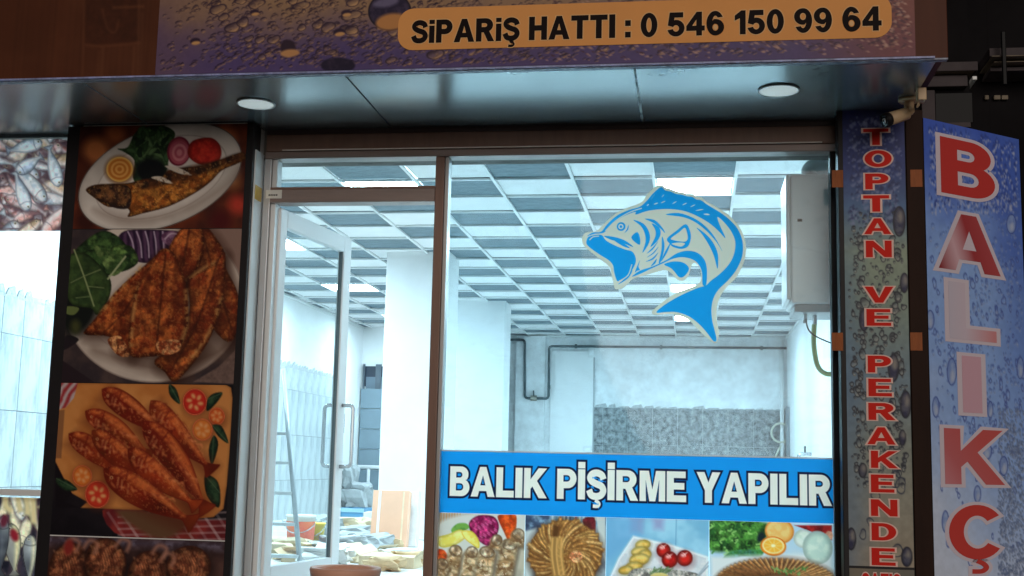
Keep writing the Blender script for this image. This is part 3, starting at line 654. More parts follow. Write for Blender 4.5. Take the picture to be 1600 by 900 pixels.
box('board_core', sx0 + .001, sx1 - .001, YS + .0015, YF - .0005, ZS + .005, 3.219, mat('sign foam core', rgb(150, 160, 200)[:3], .5), sg)
# orange rounded label
bl, br = at(622, 50, YS), at(1393, 20, YS); z0 = at(800, 74.5, YS).z; z1 = at(760, 10, YS).z; rr = .075
YO = YS - .003
def rounded(x0, x1, z0, z1, r, n=8):
    out = []
    for cx, cz, a in ((x1 - r, z1 - r, 0), (x0 + r, z1 - r, 90), (x0 + r, z0 + r, 180), (x1 - r, z0 + r, 270)):
        out += [(cx + r * math.cos(R(a + 90 * k / n)), cz + r * math.sin(R(a + 90 * k / n))) for k in range(n + 1)]
    return out
rp = rounded(bl.x, br.x, z0, z1, rr)
lbm = mat('orange label print', rgb(240, 168, 98)[:3], .6, spec=.12, vary=.05, scale=3)
lb = obj('phone_label', [(x, YO, z) for x, z in rp], [tuple(range(len(rp)))[::-1]], lbm, sg)
ta, tb = at(643, 68.5, YO), at(1377, 36, YO); capz = at(830, 25.5, YO).z - at(830, 61, YO).z
zbase = at(700, 66, YO).z
fm = face_map(ta.x, tb.x, zbase, zbase + capz, YO - .002)
TXT = 'SiPARiŞ HATTI : 0 546 150 99 64'
text_part('lettering_edge', TXT, face_map(ta.x, tb.x, zbase, zbase + capz, YO - .001), mat('pale letter edge', rgb(240, 190, 130)[:3], .5, spec=.2), lb, .05, space=.36)
text_part('lettering', TXT, fm, mat('black print', rgb(24, 14, 14)[:3], .6, spec=.1), lb, .014, space=.36)

# ------------------------------------------------------------------ food poster panel
YP = -.215
px0, px1 = at(103, 240, YP).x, -2.413
fp = thing('food_poster_panel', 'tall dark framed panel of four cooked fish photographs beside the door', 'poster panel', ((px0 + px1) / 2, YP, 0))
box('panel_back', px0, px1, YP, -.102, -.65, ZS - .006, M_black, fp, bevel=.004)
box('side_strip', px1 + .0005, px1 + .008, YP + .03, -.06, -.65, ZS - .15, M_white, fp)
ta_ = at(397, 290, -.15); box('tape', px1 + .0085, px1 + .0105, YP + .04, -.075, at(397, 312, -.15).z, ta_.z, M_tape_yellow, fp)
PM = print_mat('glossy photo print', .38, gain=.92)
YQ = YP - .003
qx0, qx1 = at(118, 300, YQ).x, at(381, 300, YQ).x
def poster(name, ztop, zbot): return Print(wall_plane(YQ), (qx0, qx1, zbot, ztop))
zA, zB, zC_, zD = at(250, 195.5, YQ).z, at(240, 357.5, YQ).z, at(230, 599.5, YQ).z, at(220, 841, YQ).z
WHITE = (222, 212, 200)

# 1: whole grilled bass on an oval plate
P = poster('p', zA, zB + .002); P.fill((70, 30, 22), (120, 52, 28), 50)
for (x, y, r_, c) in ((150, 235, 20, (190, 110, 60)), (180, 208, 16, (170, 90, 50)), (350, 215, 18, (200, 110, 70)), (372, 320, 14, (190, 60, 44)), (345, 345, 16, (80, 18, 20)), (125, 260, 12, (90, 40, 26)), (135, 345, 18, (60, 24, 20)), (366, 285, 10, (150, 90, 50))): P.ell(x, y, r_, r_, 0, c, soft=14)
P.ell(250, 277, 134, 77, -21, (206, 196, 186), c2=(226, 216, 206), cell=30, rim=(60, 44, 40), rimw=1.4, shade=.1, width=8)
P.ell(252, 277, 108, 58, -21, (216, 205, 196), c2=(230, 220, 210), cell=30, rim=(178, 164, 154), rimw=2)
P.T = (3.81, 0, 180)
P.poly([(560, 560), (760, 610), (1000, 590), (1300, 440), (1420, 320), (1380, 400), (1150, 560), (900, 640), (700, 640)], (150, 130, 118), soft=14, alpha=.7)
P.poly([(700, 200), (760, 190), (800, 110), (860, 70), (960, 60), (1030, 90), (1040, 130), (1000, 200), (1000, 300), (960, 380), (840, 420), (790, 370), (800, 270), (740, 220)], (36, 58, 34), c2=(66, 96, 54), tex=.7, cell=6, shade=.3)
for q in (((830, 180), (900, 100)), ((850, 250), (960, 120)), ((780, 210), (840, 150)), ((930, 220), (1000, 100))): P.line(q, 9, (104, 132, 84), alpha=.7)
rg = np.random.default_rng(12)
for k in range(34):
    a = rg.uniform(0, 6.28); x = 890 + 120 * math.cos(a) * rg.random() ** .5; y = 200 + 130 * math.sin(a) * rg.random() ** .5; b = rg.uniform(0, 6.28)
    P.poly([(x + 42 * math.cos(b), y + 42 * math.sin(b)), (x + 16 * math.cos(b + 1), y + 16 * math.sin(b + 1)), (x + 26 * math.cos(b + 2.4), y + 26 * math.sin(b + 2.4)), (x - 24 * math.cos(b), y - 24 * math.sin(b)), (x + 18 * math.cos(b - 1.2), y + 18 * math.sin(b - 1.2))], [(44, 70, 40), (66, 98, 58), (28, 46, 30), (92, 124, 78)][k % 4], shade=.3, width=3)
P.ell(900, 330, 95, 75, 0, (14, 18, 20), soft=8)
P.ell(1065, 215, 70, 88, 8, (170, 70, 84), rim=(110, 30, 52), rimw=3)
for k in range(4): P.ell(1068, 222, 58 - 14 * k, 68 - 16 * k, 8, (214, 130, 138) if k % 2 else (184, 84, 100))
P.poly([(1130, 170), (1180, 140), (1260, 135), (1310, 180), (1315, 250), (1270, 295), (1180, 290), (1120, 240)], (214, 54, 40), c2=(186, 36, 30), tex=.15, shade=.3, width=10)
P.ell(712, 325, 85, 80, -5, (120, 70, 30), soft=8)
P.ell(712, 322, 80, 75, -5, (226, 148, 62), rim=(244, 200, 110), rimw=2.5)
for k in range(5): P.ell(712, 322, 66 - 13 * k, 61 - 12 * k, -5, (206, 120, 46) if k % 2 == 0 else (238, 172, 88))
FB = [(510, 445), (560, 415), (650, 408), (760, 404), (860, 380), (960, 372), (1000, 330), (1100, 310), (1200, 300), (1300, 268), (1400, 232), (1450, 222), (1468, 258), (1410, 290), (1320, 330), (1250, 400), (1150, 470), (1000, 545), (850, 585), (762, 606), (772, 570), (735, 545), (640, 545), (560, 490)]
P.poly(FB, (196, 124, 52), c2=(146, 78, 30), tex=.5, cell=5, shade=.45, width=8, rim=(60, 30, 16))
P.poly([(800, 400), (960, 370), (1000, 330), (1100, 310), (1300, 268), (1400, 232), (1450, 226), (1460, 250), (1320, 305), (1200, 350), (1080, 390), (960, 420), (850, 440)], (40, 26, 22), c2=(86, 48, 26), soft=5, tex=.5, alpha=.92)
P.poly([(520, 445), (580, 418), (700, 410), (770, 430), (780, 500), (740, 540), (640, 530), (560, 490)], (120, 78, 46), c2=(70, 46, 34), tex=.6, cell=4, shade=.5)
P.poly([(640, 530), (740, 535), (780, 480), (770, 550), (700, 556)], (44, 30, 28))
P.poly([(900, 372), (960, 365), (1030, 405), (980, 400)], (226, 210, 190)); P.poly([(980, 302), (1060, 312), (1140, 355), (1060, 345)], (220, 206, 190))
for k in range(16): P.ell(820 + 24 * k + 10 * (k % 3), 455 - 8 * k + 26 * (k % 4), 14, 8, -20, (110, 56, 24), soft=3, alpha=.7)
P.poly(FB, (60, 30, 16), alpha=.5, speck=(.58, 5)); P.poly(FB, (236, 180, 104), alpha=.4, speck=(.64, 4)); P.ell(590, 448, 11, 9, 0, (30, 22, 20))
P.T = (1, 0, 0)
Q = lambda nm, lbl: None
o = P.build('poster', wall_world(YQ), PM, fp); o['label'] = 'photo of a whole grilled fish on an oval white plate'

# 2: fried fillets on a plate with salad
P = poster('p', zB - .002, zC_ + .002); P.fill((58, 48, 52), (88, 70, 66), 30)
P.poly([(300, 360), (385, 360), (385, 470), (350, 420)], (150, 120, 108), soft=4)
P.ell(240, 470, 142, 128, 0, (206, 190, 176), c2=(224, 208, 194), cell=40, rim=(160, 140, 130), rimw=2)
P.ell(242, 462, 116, 100, 0, (214, 198, 186), c2=(226, 212, 200), cell=40, rim=(190, 172, 160))
P.T = (3.81, 0, 400)
P.poly([(380, 560), (470, 500), (400, 470), (370, 520)], (40, 32, 38)); P.poly([(370, 620), (560, 750), (360, 760)], (46, 34, 40), smooth=False)
P.poly([(1400, 560), (1400, 760), (1150, 750), (1300, 660)], (120, 96, 88), smooth=False, tex=.2)
P.ell(470, 250, 130, 230, 10, (22, 26, 24), soft=14)
P.T = (3.81, 0, 180)
P.poly([(700, 750), (740, 690), (860, 680), (1000, 685), (1080, 700), (1110, 760), (1000, 850), (860, 880), (760, 840)], (92, 62, 92), shade=.3, stripe=(-.15, 11, (40, 22, 48), .9))
for k in range(6): P.line([(760 + 52 * k, 690), (790 + 46 * k, 760), (800 + 44 * k, 850)], 9, (208, 186, 208), alpha=.85)
P.ell(1030, 735, 70, 45, 10, (96, 56, 86), c2=(150, 110, 140), cell=5); P.line([(980, 740), (1020, 705), (1080, 720), (1070, 760)], 8, (206, 178, 196))
for pts, c in (([(470, 780), (600, 690), (700, 720), (760, 800), (700, 860), (560, 880), (440, 850)], (72, 102, 52)), ([(420, 860), (560, 800), (700, 870), (640, 960), (460, 960)], (60, 90, 46)), ([(660, 790), (780, 780), (820, 880), (700, 930)], (96, 128, 66))):
    P.poly(pts, c, c2=(40, 62, 34), tex=.6, cell=6, shade=.4)
P.T = (3.81, 0, 400)
P.poly([(400, 10), (500, -20), (600, 60), (660, 150), (650, 250), (600, 330), (570, 350), (540, 310), (430, 290), (390, 180)], (66, 88, 46), c2=(48, 68, 38), tex=.3, cell=8, shade=.35, width=6)
P.line([(440, -40), (500, 120), (560, 300)], 9, (150, 164, 112)); P.line([(500, 120), (600, 80)], 6, (130, 146, 96)); P.line([(520, 180), (620, 190)], 5, (130, 146, 96)); P.line([(500, 120), (420, 160)], 5, (130, 146, 96)); P.line([(540, 240), (450, 250)], 5, (120, 140, 90))
P.poly([(560, -60), (680, -20), (760, 40), (680, 120), (620, 60)], (110, 134, 76), c2=(60, 86, 46), tex=.4); P.line([(640, 140), (750, 0)], 10, (178, 188, 140))
P.poly([(400, 300), (470, 310), (440, 350), (390, 340)], (110, 124, 70)); P.ell(450, 420, 30, 40, 0, (70, 72, 40), soft=8)
P.poly([(560, 560), (900, 640), (1200, 560), (1380, 500), (1300, 620), (1000, 700), (760, 640)], (96, 70, 58), soft=20, alpha=.75)
BR, BR2, CR = (186, 98, 46), (126, 50, 24), (222, 168, 100)
def fillet(pts, spine, edge=None):
    P.poly([(x + 14, y + 22) for x, y in pts], (46, 20, 12), soft=22, alpha=.85)
    P.poly(pts, BR, c2=BR2, tex=.42, cell=9, shade=.5, width=7, lit=.22)
    P.poly(pts, (96, 36, 16), alpha=.42, speck=(.52, 4)); P.poly(pts, (226, 150, 84), alpha=.34, speck=(.58, 3)); P.poly(pts, (80, 28, 14), alpha=.5, speck=(.55, 16))
    if edge:
        for e in edge: P.line(e, 16, CR, alpha=.75, soft=5, speck=(.38, 8))
    P.line(spine, 8, (62, 24, 14), alpha=.8, soft=3)
fillet([(1110, -130), (1200, -200), (1330, -40), (1340, 60), (1420, 240), (1410, 460), (1330, 500), (1180, 300), (1080, 100)], [(1200, -150), (1300, 180), (1380, 440)])
fillet([(1010, -60), (1130, -215), (1200, -160), (1210, 0), (1110, 150), (1000, 100)], [(1130, -180), (1090, 60)])
fillet([(880, 40), (960, -10), (960, 200), (860, 420), (780, 590), (690, 560), (650, 480), (500, 465), (560, 380), (700, 200)], [(900, 60), (740, 330), (600, 470)], [[(860, 50), (700, 210), (600, 340)]])
P.poly([(640, 500), (720, 480), (770, 590), (700, 590)], (120, 60, 34), c2=(220, 150, 96), tex=.6, cell=3)
fillet([(1270, 50), (1340, -20), (1330, 230), (1260, 470), (1150, 640), (1040, 748), (980, 690), (920, 620), (1080, 500), (1130, 300), (1120, 140)], [(1300, 20), (1180, 380), (1030, 660)], [[(1110, 150), (1200, 80), (1280, 40)], [(1320, 250), (1240, 460), (1100, 660)]])
fillet([(890, 60), (960, -40), (1030, -20), (1085, 90), (1115, 220), (1115, 420), (1060, 560), (960, 590), (880, 600), (775, 590), (770, 420), (800, 240)], [(985, -10), (960, 250), (930, 560)], [[(820, 160), (790, 380), (780, 580)], [(1105, 200), (1110, 420), (1050, 560)]])
P.poly([(940, 510), (1060, 500), (1070, 560), (990, 590), (940, 560)], (206, 146, 96), c2=(150, 70, 40), tex=.5, cell=3)
for k in range(40):
    x = 560 + (k * 97) % 760; y = 20 + (k * 173) % 560
P.T = (1, 0, 0); o = P.build('poster', wall_world(YQ), PM, fp); o['label'] = 'photo of browned fish fillets with green leaves on a plate'

# 3: red mullet on a wooden board with tomatoes
P = poster('p', zC_ - .002, zD + .004); P.fill((22, 18, 24), (34, 28, 34), 30)
P.T = (3.81, 0, 590)
P.poly([(610, 790), (800, 780), (1000, 840), (1400, 860), (1400, 1000), (760, 960)], (150, 50, 48), c2=(110, 34, 40), cell=16)
for k in range(10):
    P.line([(640 + 80 * k, 800), (760 + 80 * k, 980)], 16, (220, 200, 200), alpha=.55 if k % 2 else .3)
for k in range(5): P.line([(700, 830 + 36 * k), (1390, 800 + 40 * k)], 12, (216, 190, 190), alpha=.45)
P.poly([(690, 790), (960, 800), (1130, 850), (1000, 960), (860, 930)], (112, 78, 54), soft=8)
WOOD = (224, 148, 80)
P.poly([(340, 30), (900, 30), (1330, 34), (1375, 60), (1385, 130), (1370, 400), (1350, 640), (1330, 780), (1270, 830), (1130, 845), (900, 790), (480, 775), (520, 740), (430, 690), (380, 720), (370, 600), (325, 500), (335, 240)], WOOD, c2=(206, 126, 62), cell=30, smooth=False, shade=.12, width=5)
P.poly([(330, 500), (380, 600), (430, 690), (385, 740), (480, 775), (330, 775)], (24, 18, 24), smooth=False)
P.poly([(345, 30), (465, 30), (440, 120), (390, 180), (345, 190)], (206, 190, 190), smooth=False, stripe=(.5, 13, (170, 44, 50), .95))
P.poly([(330, 200), (385, 190), (365, 480), (325, 480)], (160, 106, 66), smooth=False)
def tom(x, y, r_, c, cut=True):
    P.ell(x + 8, y + 14, r_ * 1.02, r_ * 1.02, 0, (110, 50, 30), soft=14, alpha=.7); P.ell(x, y, r_, r_ * 1.1, 0, c, rim=(250, 120, 80), shade=.25, width=5)
    if cut:
        for k in range(6):
            a = R(60 * k + 15); P.ell(x + r_ * .48 * math.cos(a), y + r_ * .5 * math.sin(a), r_ * .22, r_ * .15, 60 * k, (248, 176, 112), soft=3)
tom(1160, 145, 72, (216, 48, 34)); tom(1290, 230, 48, (232, 100, 42)); tom(1205, 310, 60, (238, 132, 56)); tom(490, 585, 58, (236, 124, 50)); tom(580, 695, 74, (222, 62, 40))
def leaf(pts): P.poly(pts, (28, 52, 36), c2=(56, 84, 56), cell=5, shade=.4); P.line([pts[0], pts[len(pts) // 2]], 5, (96, 120, 88), alpha=.7)
leaf([(1008, 40), (1050, 70), (1072, 155), (1030, 130), (1006, 90)]); leaf([(1325, 90), (1270, 95), (1235, 130), (1232, 200), (1290, 150)]); leaf([(1265, 285), (1320, 290), (1360, 390), (1300, 350)])
leaf([(1272, 345), (1300, 400), (1262, 520), (1242, 430)]); leaf([(1220, 580), (1290, 610), (1312, 690), (1300, 775), (1230, 700)]); leaf([(335, 600), (400, 610), (460, 665), (400, 675), (345, 640)])
RD, RD2 = (236, 92, 40), (204, 58, 28)
def mullet(x0, y0, x1, y1, w):
    L = math.hypot(x1 - x0, y1 - y0); a = math.atan2(y1 - y0, x1 - x0)
    P.line([(x0 + 10, y0 + 26), ((x0 + x1) / 2 - 8, (y0 + y1) / 2 + 40), (x1 - 10, y1 + 10)], w * .8, (96, 38, 22), alpha=.55, soft=16)
    P.fish(x0, y0, x1, y1, w, RD, RD2, belly=(240, 124, 62), rim=(112, 26, 16), tex=.5, head=(246, 176, 120), eye=.62, curve=.035 * math.sin(x0 * .7))
    u_ = np.array([x1 - x0, y1 - y0]) / L; n_ = np.array([-u_[1], u_[0]]); bd = [np.array([x0, y0]) + u_ * L * t + n_ * w * h for t, h in ((.03, .2), (.2, .42), (.4, .44), (.65, .3), (.85, .1))]; bd2 = [np.array([x0, y0]) + u_ * L * t - n_ * w * h for t, h in ((.85, .1), (.65, .3), (.4, .44), (.2, .42), (.03, .2))]
    P.poly(bd + bd2, (255, 158, 96), alpha=.34, speck=(.58, 3)); P.poly(bd + bd2, (136, 30, 18), alpha=.34, speck=(.55, 5))
    for t in (.16, .2, .27): P.line([tuple(np.array([x0, y0]) + u_ * L * (t + .02) + n_ * w * .36), tuple(np.array([x0, y0]) + u_ * L * (t - .02)), tuple(np.array([x0, y0]) + u_ * L * (t + .03) - n_ * w * .36)], 7, (120, 28, 18), alpha=.6, soft=3); P.line([tuple(np.array([x0, y0]) + u_ * L * (t + .04) + n_ * w * .3), tuple(np.array([x0, y0]) + u_ * L * t)], 6, (255, 186, 130), alpha=.6, soft=3)
    P.line([tuple(np.array([x0, y0]) + u_ * L * .3 - n_ * w * .3), tuple(np.array([x0, y0]) + u_ * L * .55 - n_ * w * .22), tuple(np.array([x0, y0]) + u_ * L * .8 - n_ * w * .06)], 12, (255, 150, 84), alpha=.5, soft=9)
    for k in range(16):
        t = .12 + .62 * ((k * .381) % 1); s_ = (((k * .617) % 1) - .5) * .7 * w
        P.ell(x0 + (x1 - x0) * t - math.sin(a) * s_, y0 + (y1 - y0) * t + math.cos(a) * s_, 9 + 5 * (k % 3), 4, math.degrees(a) + 20 * (k % 5 - 2), (246, 150, 92) if k % 3 else (120, 28, 20), soft=3, alpha=.75)
mullet(900, 140, 1270, 560, 150); mullet(610, 70, 1000, 360, 140); mullet(510, 200, 900, 470, 130); mullet(860, 262, 1235, 800, 165); mullet(412, 335, 800, 620, 135); mullet(550, 318, 960, 640, 140); mullet(765, 425, 1180, 770, 140); mullet(620, 545, 1160, 870, 175)
P.T = (1, 0, 0); o = P.build('poster', wall_world(YQ), PM, fp); o['label'] = 'photo of red mullet with tomatoes on a wooden board'

# 4: thick grilled steaks of fish, mostly cut by the picture's lower edge
P = poster('p', zD - .004, zD - .62); P.fill((60, 40, 40), (96, 66, 60), 30)
P.T = (4, 0, 700)
P.poly([(300, 550), (1390, 590), (1390, 640), (300, 600)], (120, 110, 130), c2=(80, 66, 80), soft=10, smooth=False)
for (x, y, rx, ry, a) in ((430, 760, 130, 170, 12), (660, 720, 130, 160, -5), (930, 790, 130, 150, 15), (1180, 740, 140, 130, -8), (560, 1050, 170, 160, 5), (920, 1080, 170, 150, -6), (1240, 1040, 150, 170, 8), (760, 1300, 200, 150, 0), (1150, 1320, 190, 150, 4), (420, 1310, 160, 150, 3)):
    P.ell(x, y + 20, rx * 1.05, ry, a, (30, 18, 18), soft=20)
    P.ell(x, y, rx, ry, a, (176, 108, 72), c2=(110, 58, 40), tex=.6, cell=5, shade=.5, width=12, rim=(70, 34, 26), rimw=2)
    for k in range(9): P.line([(x - rx * .6 + 16 * k, y - ry * .6), (x - rx * .4 + 18 * k, y + ry * .1), (x - rx * .6 + 20 * k, y + ry * .6)], 5, (92, 46, 32), alpha=.7)
    for k in range(22): P.ell(x + rx * .7 * math.sin(k * 2.4), y + ry * .7 * math.cos(k * 1.7), 8, 4, 30 * k, (214, 150, 110), alpha=.6, soft=3)
for (x, y) in ((445, 600), (560, 610), (760, 600), (990, 640), (1040, 690)): P.line([(x - 40, y + 20), (x, y - 30), (x + 50, y - 10), (x + 30, y + 50)], 20, (200, 140, 116), alpha=.8, soft=5)
P.ell(430, 620, 30, 50, 10, (150, 50, 44), soft=5); P.T = (1, 0, 0)
o = P.build('poster', wall_world(YQ), PM, fp); o['label'] = 'photo of thick browned fish steaks at the bottom of the panel'
box('poster_joint', qx0, qx1, YQ - .0015, YQ + .002, zD - .003, zD + .003, mat('white paper edge', (.72, .70, .68), .6), fp)
box('poster_edge', qx0 + .02, qx1, YQ - .001, YQ + .002, zA + .0005, zA + .004, mat('paper top edge', (.6, .58, .55), .6), fp)

# ------------------------------------------------------------------ raw fish posters on the far left window
PT = print_mat('backlit film print', .4, translucent=.55, gain=(1.35, 1.08, .98))
YW = -.012
fx0, fx1 = at(-260, 300, YW).x, at(103, 300, YW).x
def heap(P, n, seed, cols, L, w, box_, a0, a1, belly):
    r = np.random.default_rng(seed)
    for k in range(n):
        x = r.uniform(box_[0], box_[2]); y = r.uniform(box_[1], box_[3]); a = r.uniform(a0, a1) + (math.pi if r.random() < .4 else 0); l_ = L * r.uniform(.75, 1.25)
        c, c2 = cols[r.integers(len(cols))]
        P.line([(x - l_ * .45 * math.cos(a) + 2, y - l_ * .45 * math.sin(a) + 4), (x + l_ * .45 * math.cos(a) + 2, y + l_ * .45 * math.sin(a) + 4)], w * .8, (70, 50, 60), alpha=.6, soft=4)
        P.fish(x - l_ / 2 * math.cos(a), y - l_ / 2 * math.sin(a), x + l_ / 2 * math.cos(a), y + l_ / 2 * math.sin(a), w * r.uniform(.8, 1.2), c, c2, belly=belly, rim=(104, 76, 84), tex=.25, curve=r.uniform(-.1, .1))
sp = thing('raw_fish_poster', 'poster of a heap of pink and silver raw fish high on the side window', 'poster', ((fx0 + fx1) / 2, YW, 2.2), 'raw fish posters on the side window')
P = Print(wall_plane(YW), (fx0, fx1, at(60, 361, YW).z, ZLH - .002), 1.5); P.fill((90, 66, 74), (150, 110, 112), 12)
PINK = [((206, 186, 188), (186, 120, 116)), ((222, 220, 224), (176, 186, 200)), ((206, 150, 142), (226, 190, 184)), ((190, 160, 130), (222, 206, 190)), ((236, 240, 244), (196, 208, 222))]
heap(P, 330, 21, PINK, 74, 21, (-270, 205, 115, 370), -.7, .9, (236, 230, 232))
for q in ((10, 236, 66, 222), (24, 268, 44, 330), (76, 228, 92, 292), (66, 244, 26, 270)): P.fish(q[2], q[3], q[0], q[1], 22, (232, 240, 248), (190, 204, 224), belly=(250, 250, 252), rim=(90, 90, 110))
P.build('print', wall_world(YW), PT, sp)
sp = thing('raw_fish_poster', 'poster of pale and dark raw fish low on the side window under the white ledge', 'poster', ((fx0 + fx1) / 2, YW, .4), 'raw fish posters on the side window')
P = Print(wall_plane(YW), (fx0, fx1, -.2, at(20, 777, YW).z), 1.5); P.fill((26, 26, 36), (52, 48, 60), 14)
heap(P, 150, 23, [((206, 196, 160), (150, 140, 112)), ((214, 216, 214), (120, 128, 140)), ((196, 190, 176), (94, 96, 110)), ((222, 214, 180), (166, 150, 110))], 100, 22, (-270, 770, 110, 1120), 1.2, 2.0, (236, 230, 206))
P.T = (4, 0, 700)
for q in ((30, 340, 70, 400), (110, 330, 130, 400), (160, 330, 170, 420), (200, 340, 210, 470)): P.line([(q[0], 300), (q[0] + 10, 360), (q[2], q[3])], 36, (196, 178, 132), soft=4)
P.fish(70, 470, 90, 800, 110, (214, 214, 206), (150, 150, 130), belly=(236, 226, 170)); P.fish(190, 540, 180, 850, 90, (206, 212, 216), (130, 136, 146), belly=(226, 220, 180)); P.fish(20, 420, 0, 800, 90, (180, 190, 196), (110, 116, 130))
P.ell(90, 545, 24, 40, -20, (120, 26, 36), soft=4); P.ell(25, 455, 22, 40, 10, (86, 30, 44), soft=4); P.T = (1, 0, 0)
P.build('print', wall_world(YW), PT, sp)

# ------------------------------------------------------------------ blue banner and food photos on the big window
YBn = -.006
bz1, bz0 = .8195, .4945; bx0, bx1 = XM1 - .004, XW - .002
bn = thing('window_banner', 'blue window banner reading BALIK PİŞİRME YAPILIR in white letters', 'banner', ((bx0 + bx1) / 2, YBn, bz0))
ba, bb = at(703, 776, YBn), at(1299, 788, YBn); bc = at(703, 731, YBn).z - ba.z; zb0_ = (ba.z + bb.z) / 2
P = Print(wall_plane(YBn), (bx0, bx1, bz0, bz1), .62); P.fill((18, 140, 216)); P.T = 'plane'
L_, WL = lay_text('BALIK PİŞİRME YAPILIR', .095, .34)
def gpl(c, dx): c = np.asarray(c, float); return np.stack([ba.x + (bb.x - ba.x) * (c[:, 0] + dx) / WL, zb0_ + bc * c[:, 1]], 1)
NAVY, WHT = (14, 20, 52), (240, 234, 222)
for ch, x, w in L_:
    for o in GL[ch][1]: P.poly(gpl(grow(o, .095), x), NAVY, smooth=False, soft=1.2)
for ch, x, w in L_:
    for o in GL[ch][1]: P.poly(gpl(grow(o, .018), x), WHT, smooth=False, soft=1.2)
    for h in GL[ch][2]:
        P.poly(gpl(h, x), NAVY, smooth=False, soft=1.2); hh = grow(h, -.05)
        if area2(hh) * area2(h) > 0 and abs(area2(hh)) > .01: P.poly(gpl(hh, x), (18, 140, 216), smooth=False, soft=1.2)
P.build('lettered_film', wall_world(YBn), print_mat('backlit banner film', .45, translucent=.6, gain=(1.2, 1.04, .96)), bn)
box('white_edge', bx0, bx1, YBn - .001, YBn + .003, bz1 + .0005, bz1 + .008, mat('white film edge', (.8, .8, .8), .5, translucent=.5), bn)
PW = print_mat('window photo film', .4, translucent=.55, gain=(1.35, 1.15, 1.05))
zb_ = .10
edges = [(684, bx0), (822, None), (947, None), (1108, None), (1300, bx1)]
ex = [bx0] + [at(p, 850, YBn).x for p in (820, 947, 1108)] + [bx1]
def photo(k, label):
    t = thing('food_photo', label, 'photo', ((ex[k] + ex[k + 1]) / 2, YBn, zb_), 'food photos along the foot of the window')
    P = Print(wall_plane(YBn), (ex[k] + (.001 if k else 0), ex[k + 1] - .001, zb_, bz0 - .001), 1.25); return t, P
T1 = (4.285, 670, 690); T2 = (4.285, 980, 690)
# rolls of grilled fish with lemon and red cabbage
t, P = photo(0, 'window photo of rolled grilled fish with lemon wedges and red cabbage'); P.fill((150, 140, 126), (190, 180, 160), 30); P.T = T1
P.poly([(60, 470), (640, 480), (640, 700), (60, 620)], (168, 160, 150), smooth=False)
for k in range(9): P.line([(66 + 18 * k, 470), (62 + 18 * k, 560)], 9, (178, 130, 86))
P.poly([(50, 560), (280, 480), (650, 490), (650, 640), (300, 760), (50, 720)], (206, 204, 196), soft=5)
P.poly([(270, 540), (330, 495), (430, 500), (470, 560), (450, 640), (400, 700), (330, 660), (280, 600)], (122, 20, 66), c2=(170, 50, 100), tex=.6, cell=4, shade=.3)
for k in range(22): P.line([(290 + (k * 37) % 160, 520 + (k * 53) % 140), (310 + (k * 37) % 160, 535 + (k * 53) % 140)], 8, (206, 96, 140), alpha=.8)
P.poly([(460, 500), (520, 488), (585, 495), (580, 600), (540, 670), (500, 600)], (226, 92, 34), c2=(196, 62, 24), tex=.3, shade=.2)
P.poly([(150, 590), (190, 550), (250, 548), (270, 580), (220, 600), (170, 620)], (112, 160, 70), c2=(80, 126, 56))
P.poly([(62, 640), (130, 620), (200, 590), (240, 600), (250, 640), (180, 690), (100, 710), (64, 690)], (226, 208, 92), c2=(240, 228, 140), rim=(206, 178, 50), shade=.15)
P.poly([(220, 600), (290, 600), (335, 660), (335, 715), (290, 690), (240, 650)], (222, 202, 84), c2=(240, 226, 130), rim=(206, 180, 50))
P.poly([(45, 730), (100, 725), (130, 780), (120, 830), (45, 840)], (222, 96, 40), c2=(190, 66, 30), tex=.5)
for (x, y, x2, y2, w) in ((180, 730, 130, 960, 92), (290, 740, 240, 980, 90), (390, 740, 350, 1000, 110), (540, 690, 480, 1000, 110), (455, 660, 440, 720, 80), (600, 620, 580, 690, 90), (90, 820, 40, 1000, 90)):
    P.line([(x + 10, y + 10), (x2 + 10, y2 + 10)], w, (60, 44, 34), soft=8); P.line([(x, y), (x2, y2)], w, (206, 180, 142), soft=5, c2=(168, 130, 90), cell=8, tex=.4)
    P.line([(x, y), (x2, y2)], w, (112, 74, 44), soft=5, alpha=.7, speck=(.55, 7)); P.line([(x, y), (x2, y2)], w, (244, 226, 196), soft=5, alpha=.7, speck=(.6, 5))
    n_ = max(2, int(math.hypot(x2 - x, y2 - y) / 30))
    for k in range(n_):
        s_ = (k + .35 * math.sin(k * 5.1 + x)) / n_; cx, cy = x + (x2 - x) * s_, y + (y2 - y) * s_; P.line([(cx - w * .44, cy + 12), (cx - w * .1, cy - 8 + 8 * math.sin(k * 3 + y)), (cx + w * .42, cy + 4)], 5 + 3 * (k % 2), (96, 62, 36), alpha=.6, soft=3)
    P.ell(x, y, w * .48, 40, 15, (222, 200, 170), c2=(160, 124, 90), tex=.5, shade=.3, rim=(110, 78, 52)); P.ell(x + 4, y - 2, 10, 8, 20, (86, 62, 48), soft=5)
P.build('print', wall_world(YBn), PW, t)
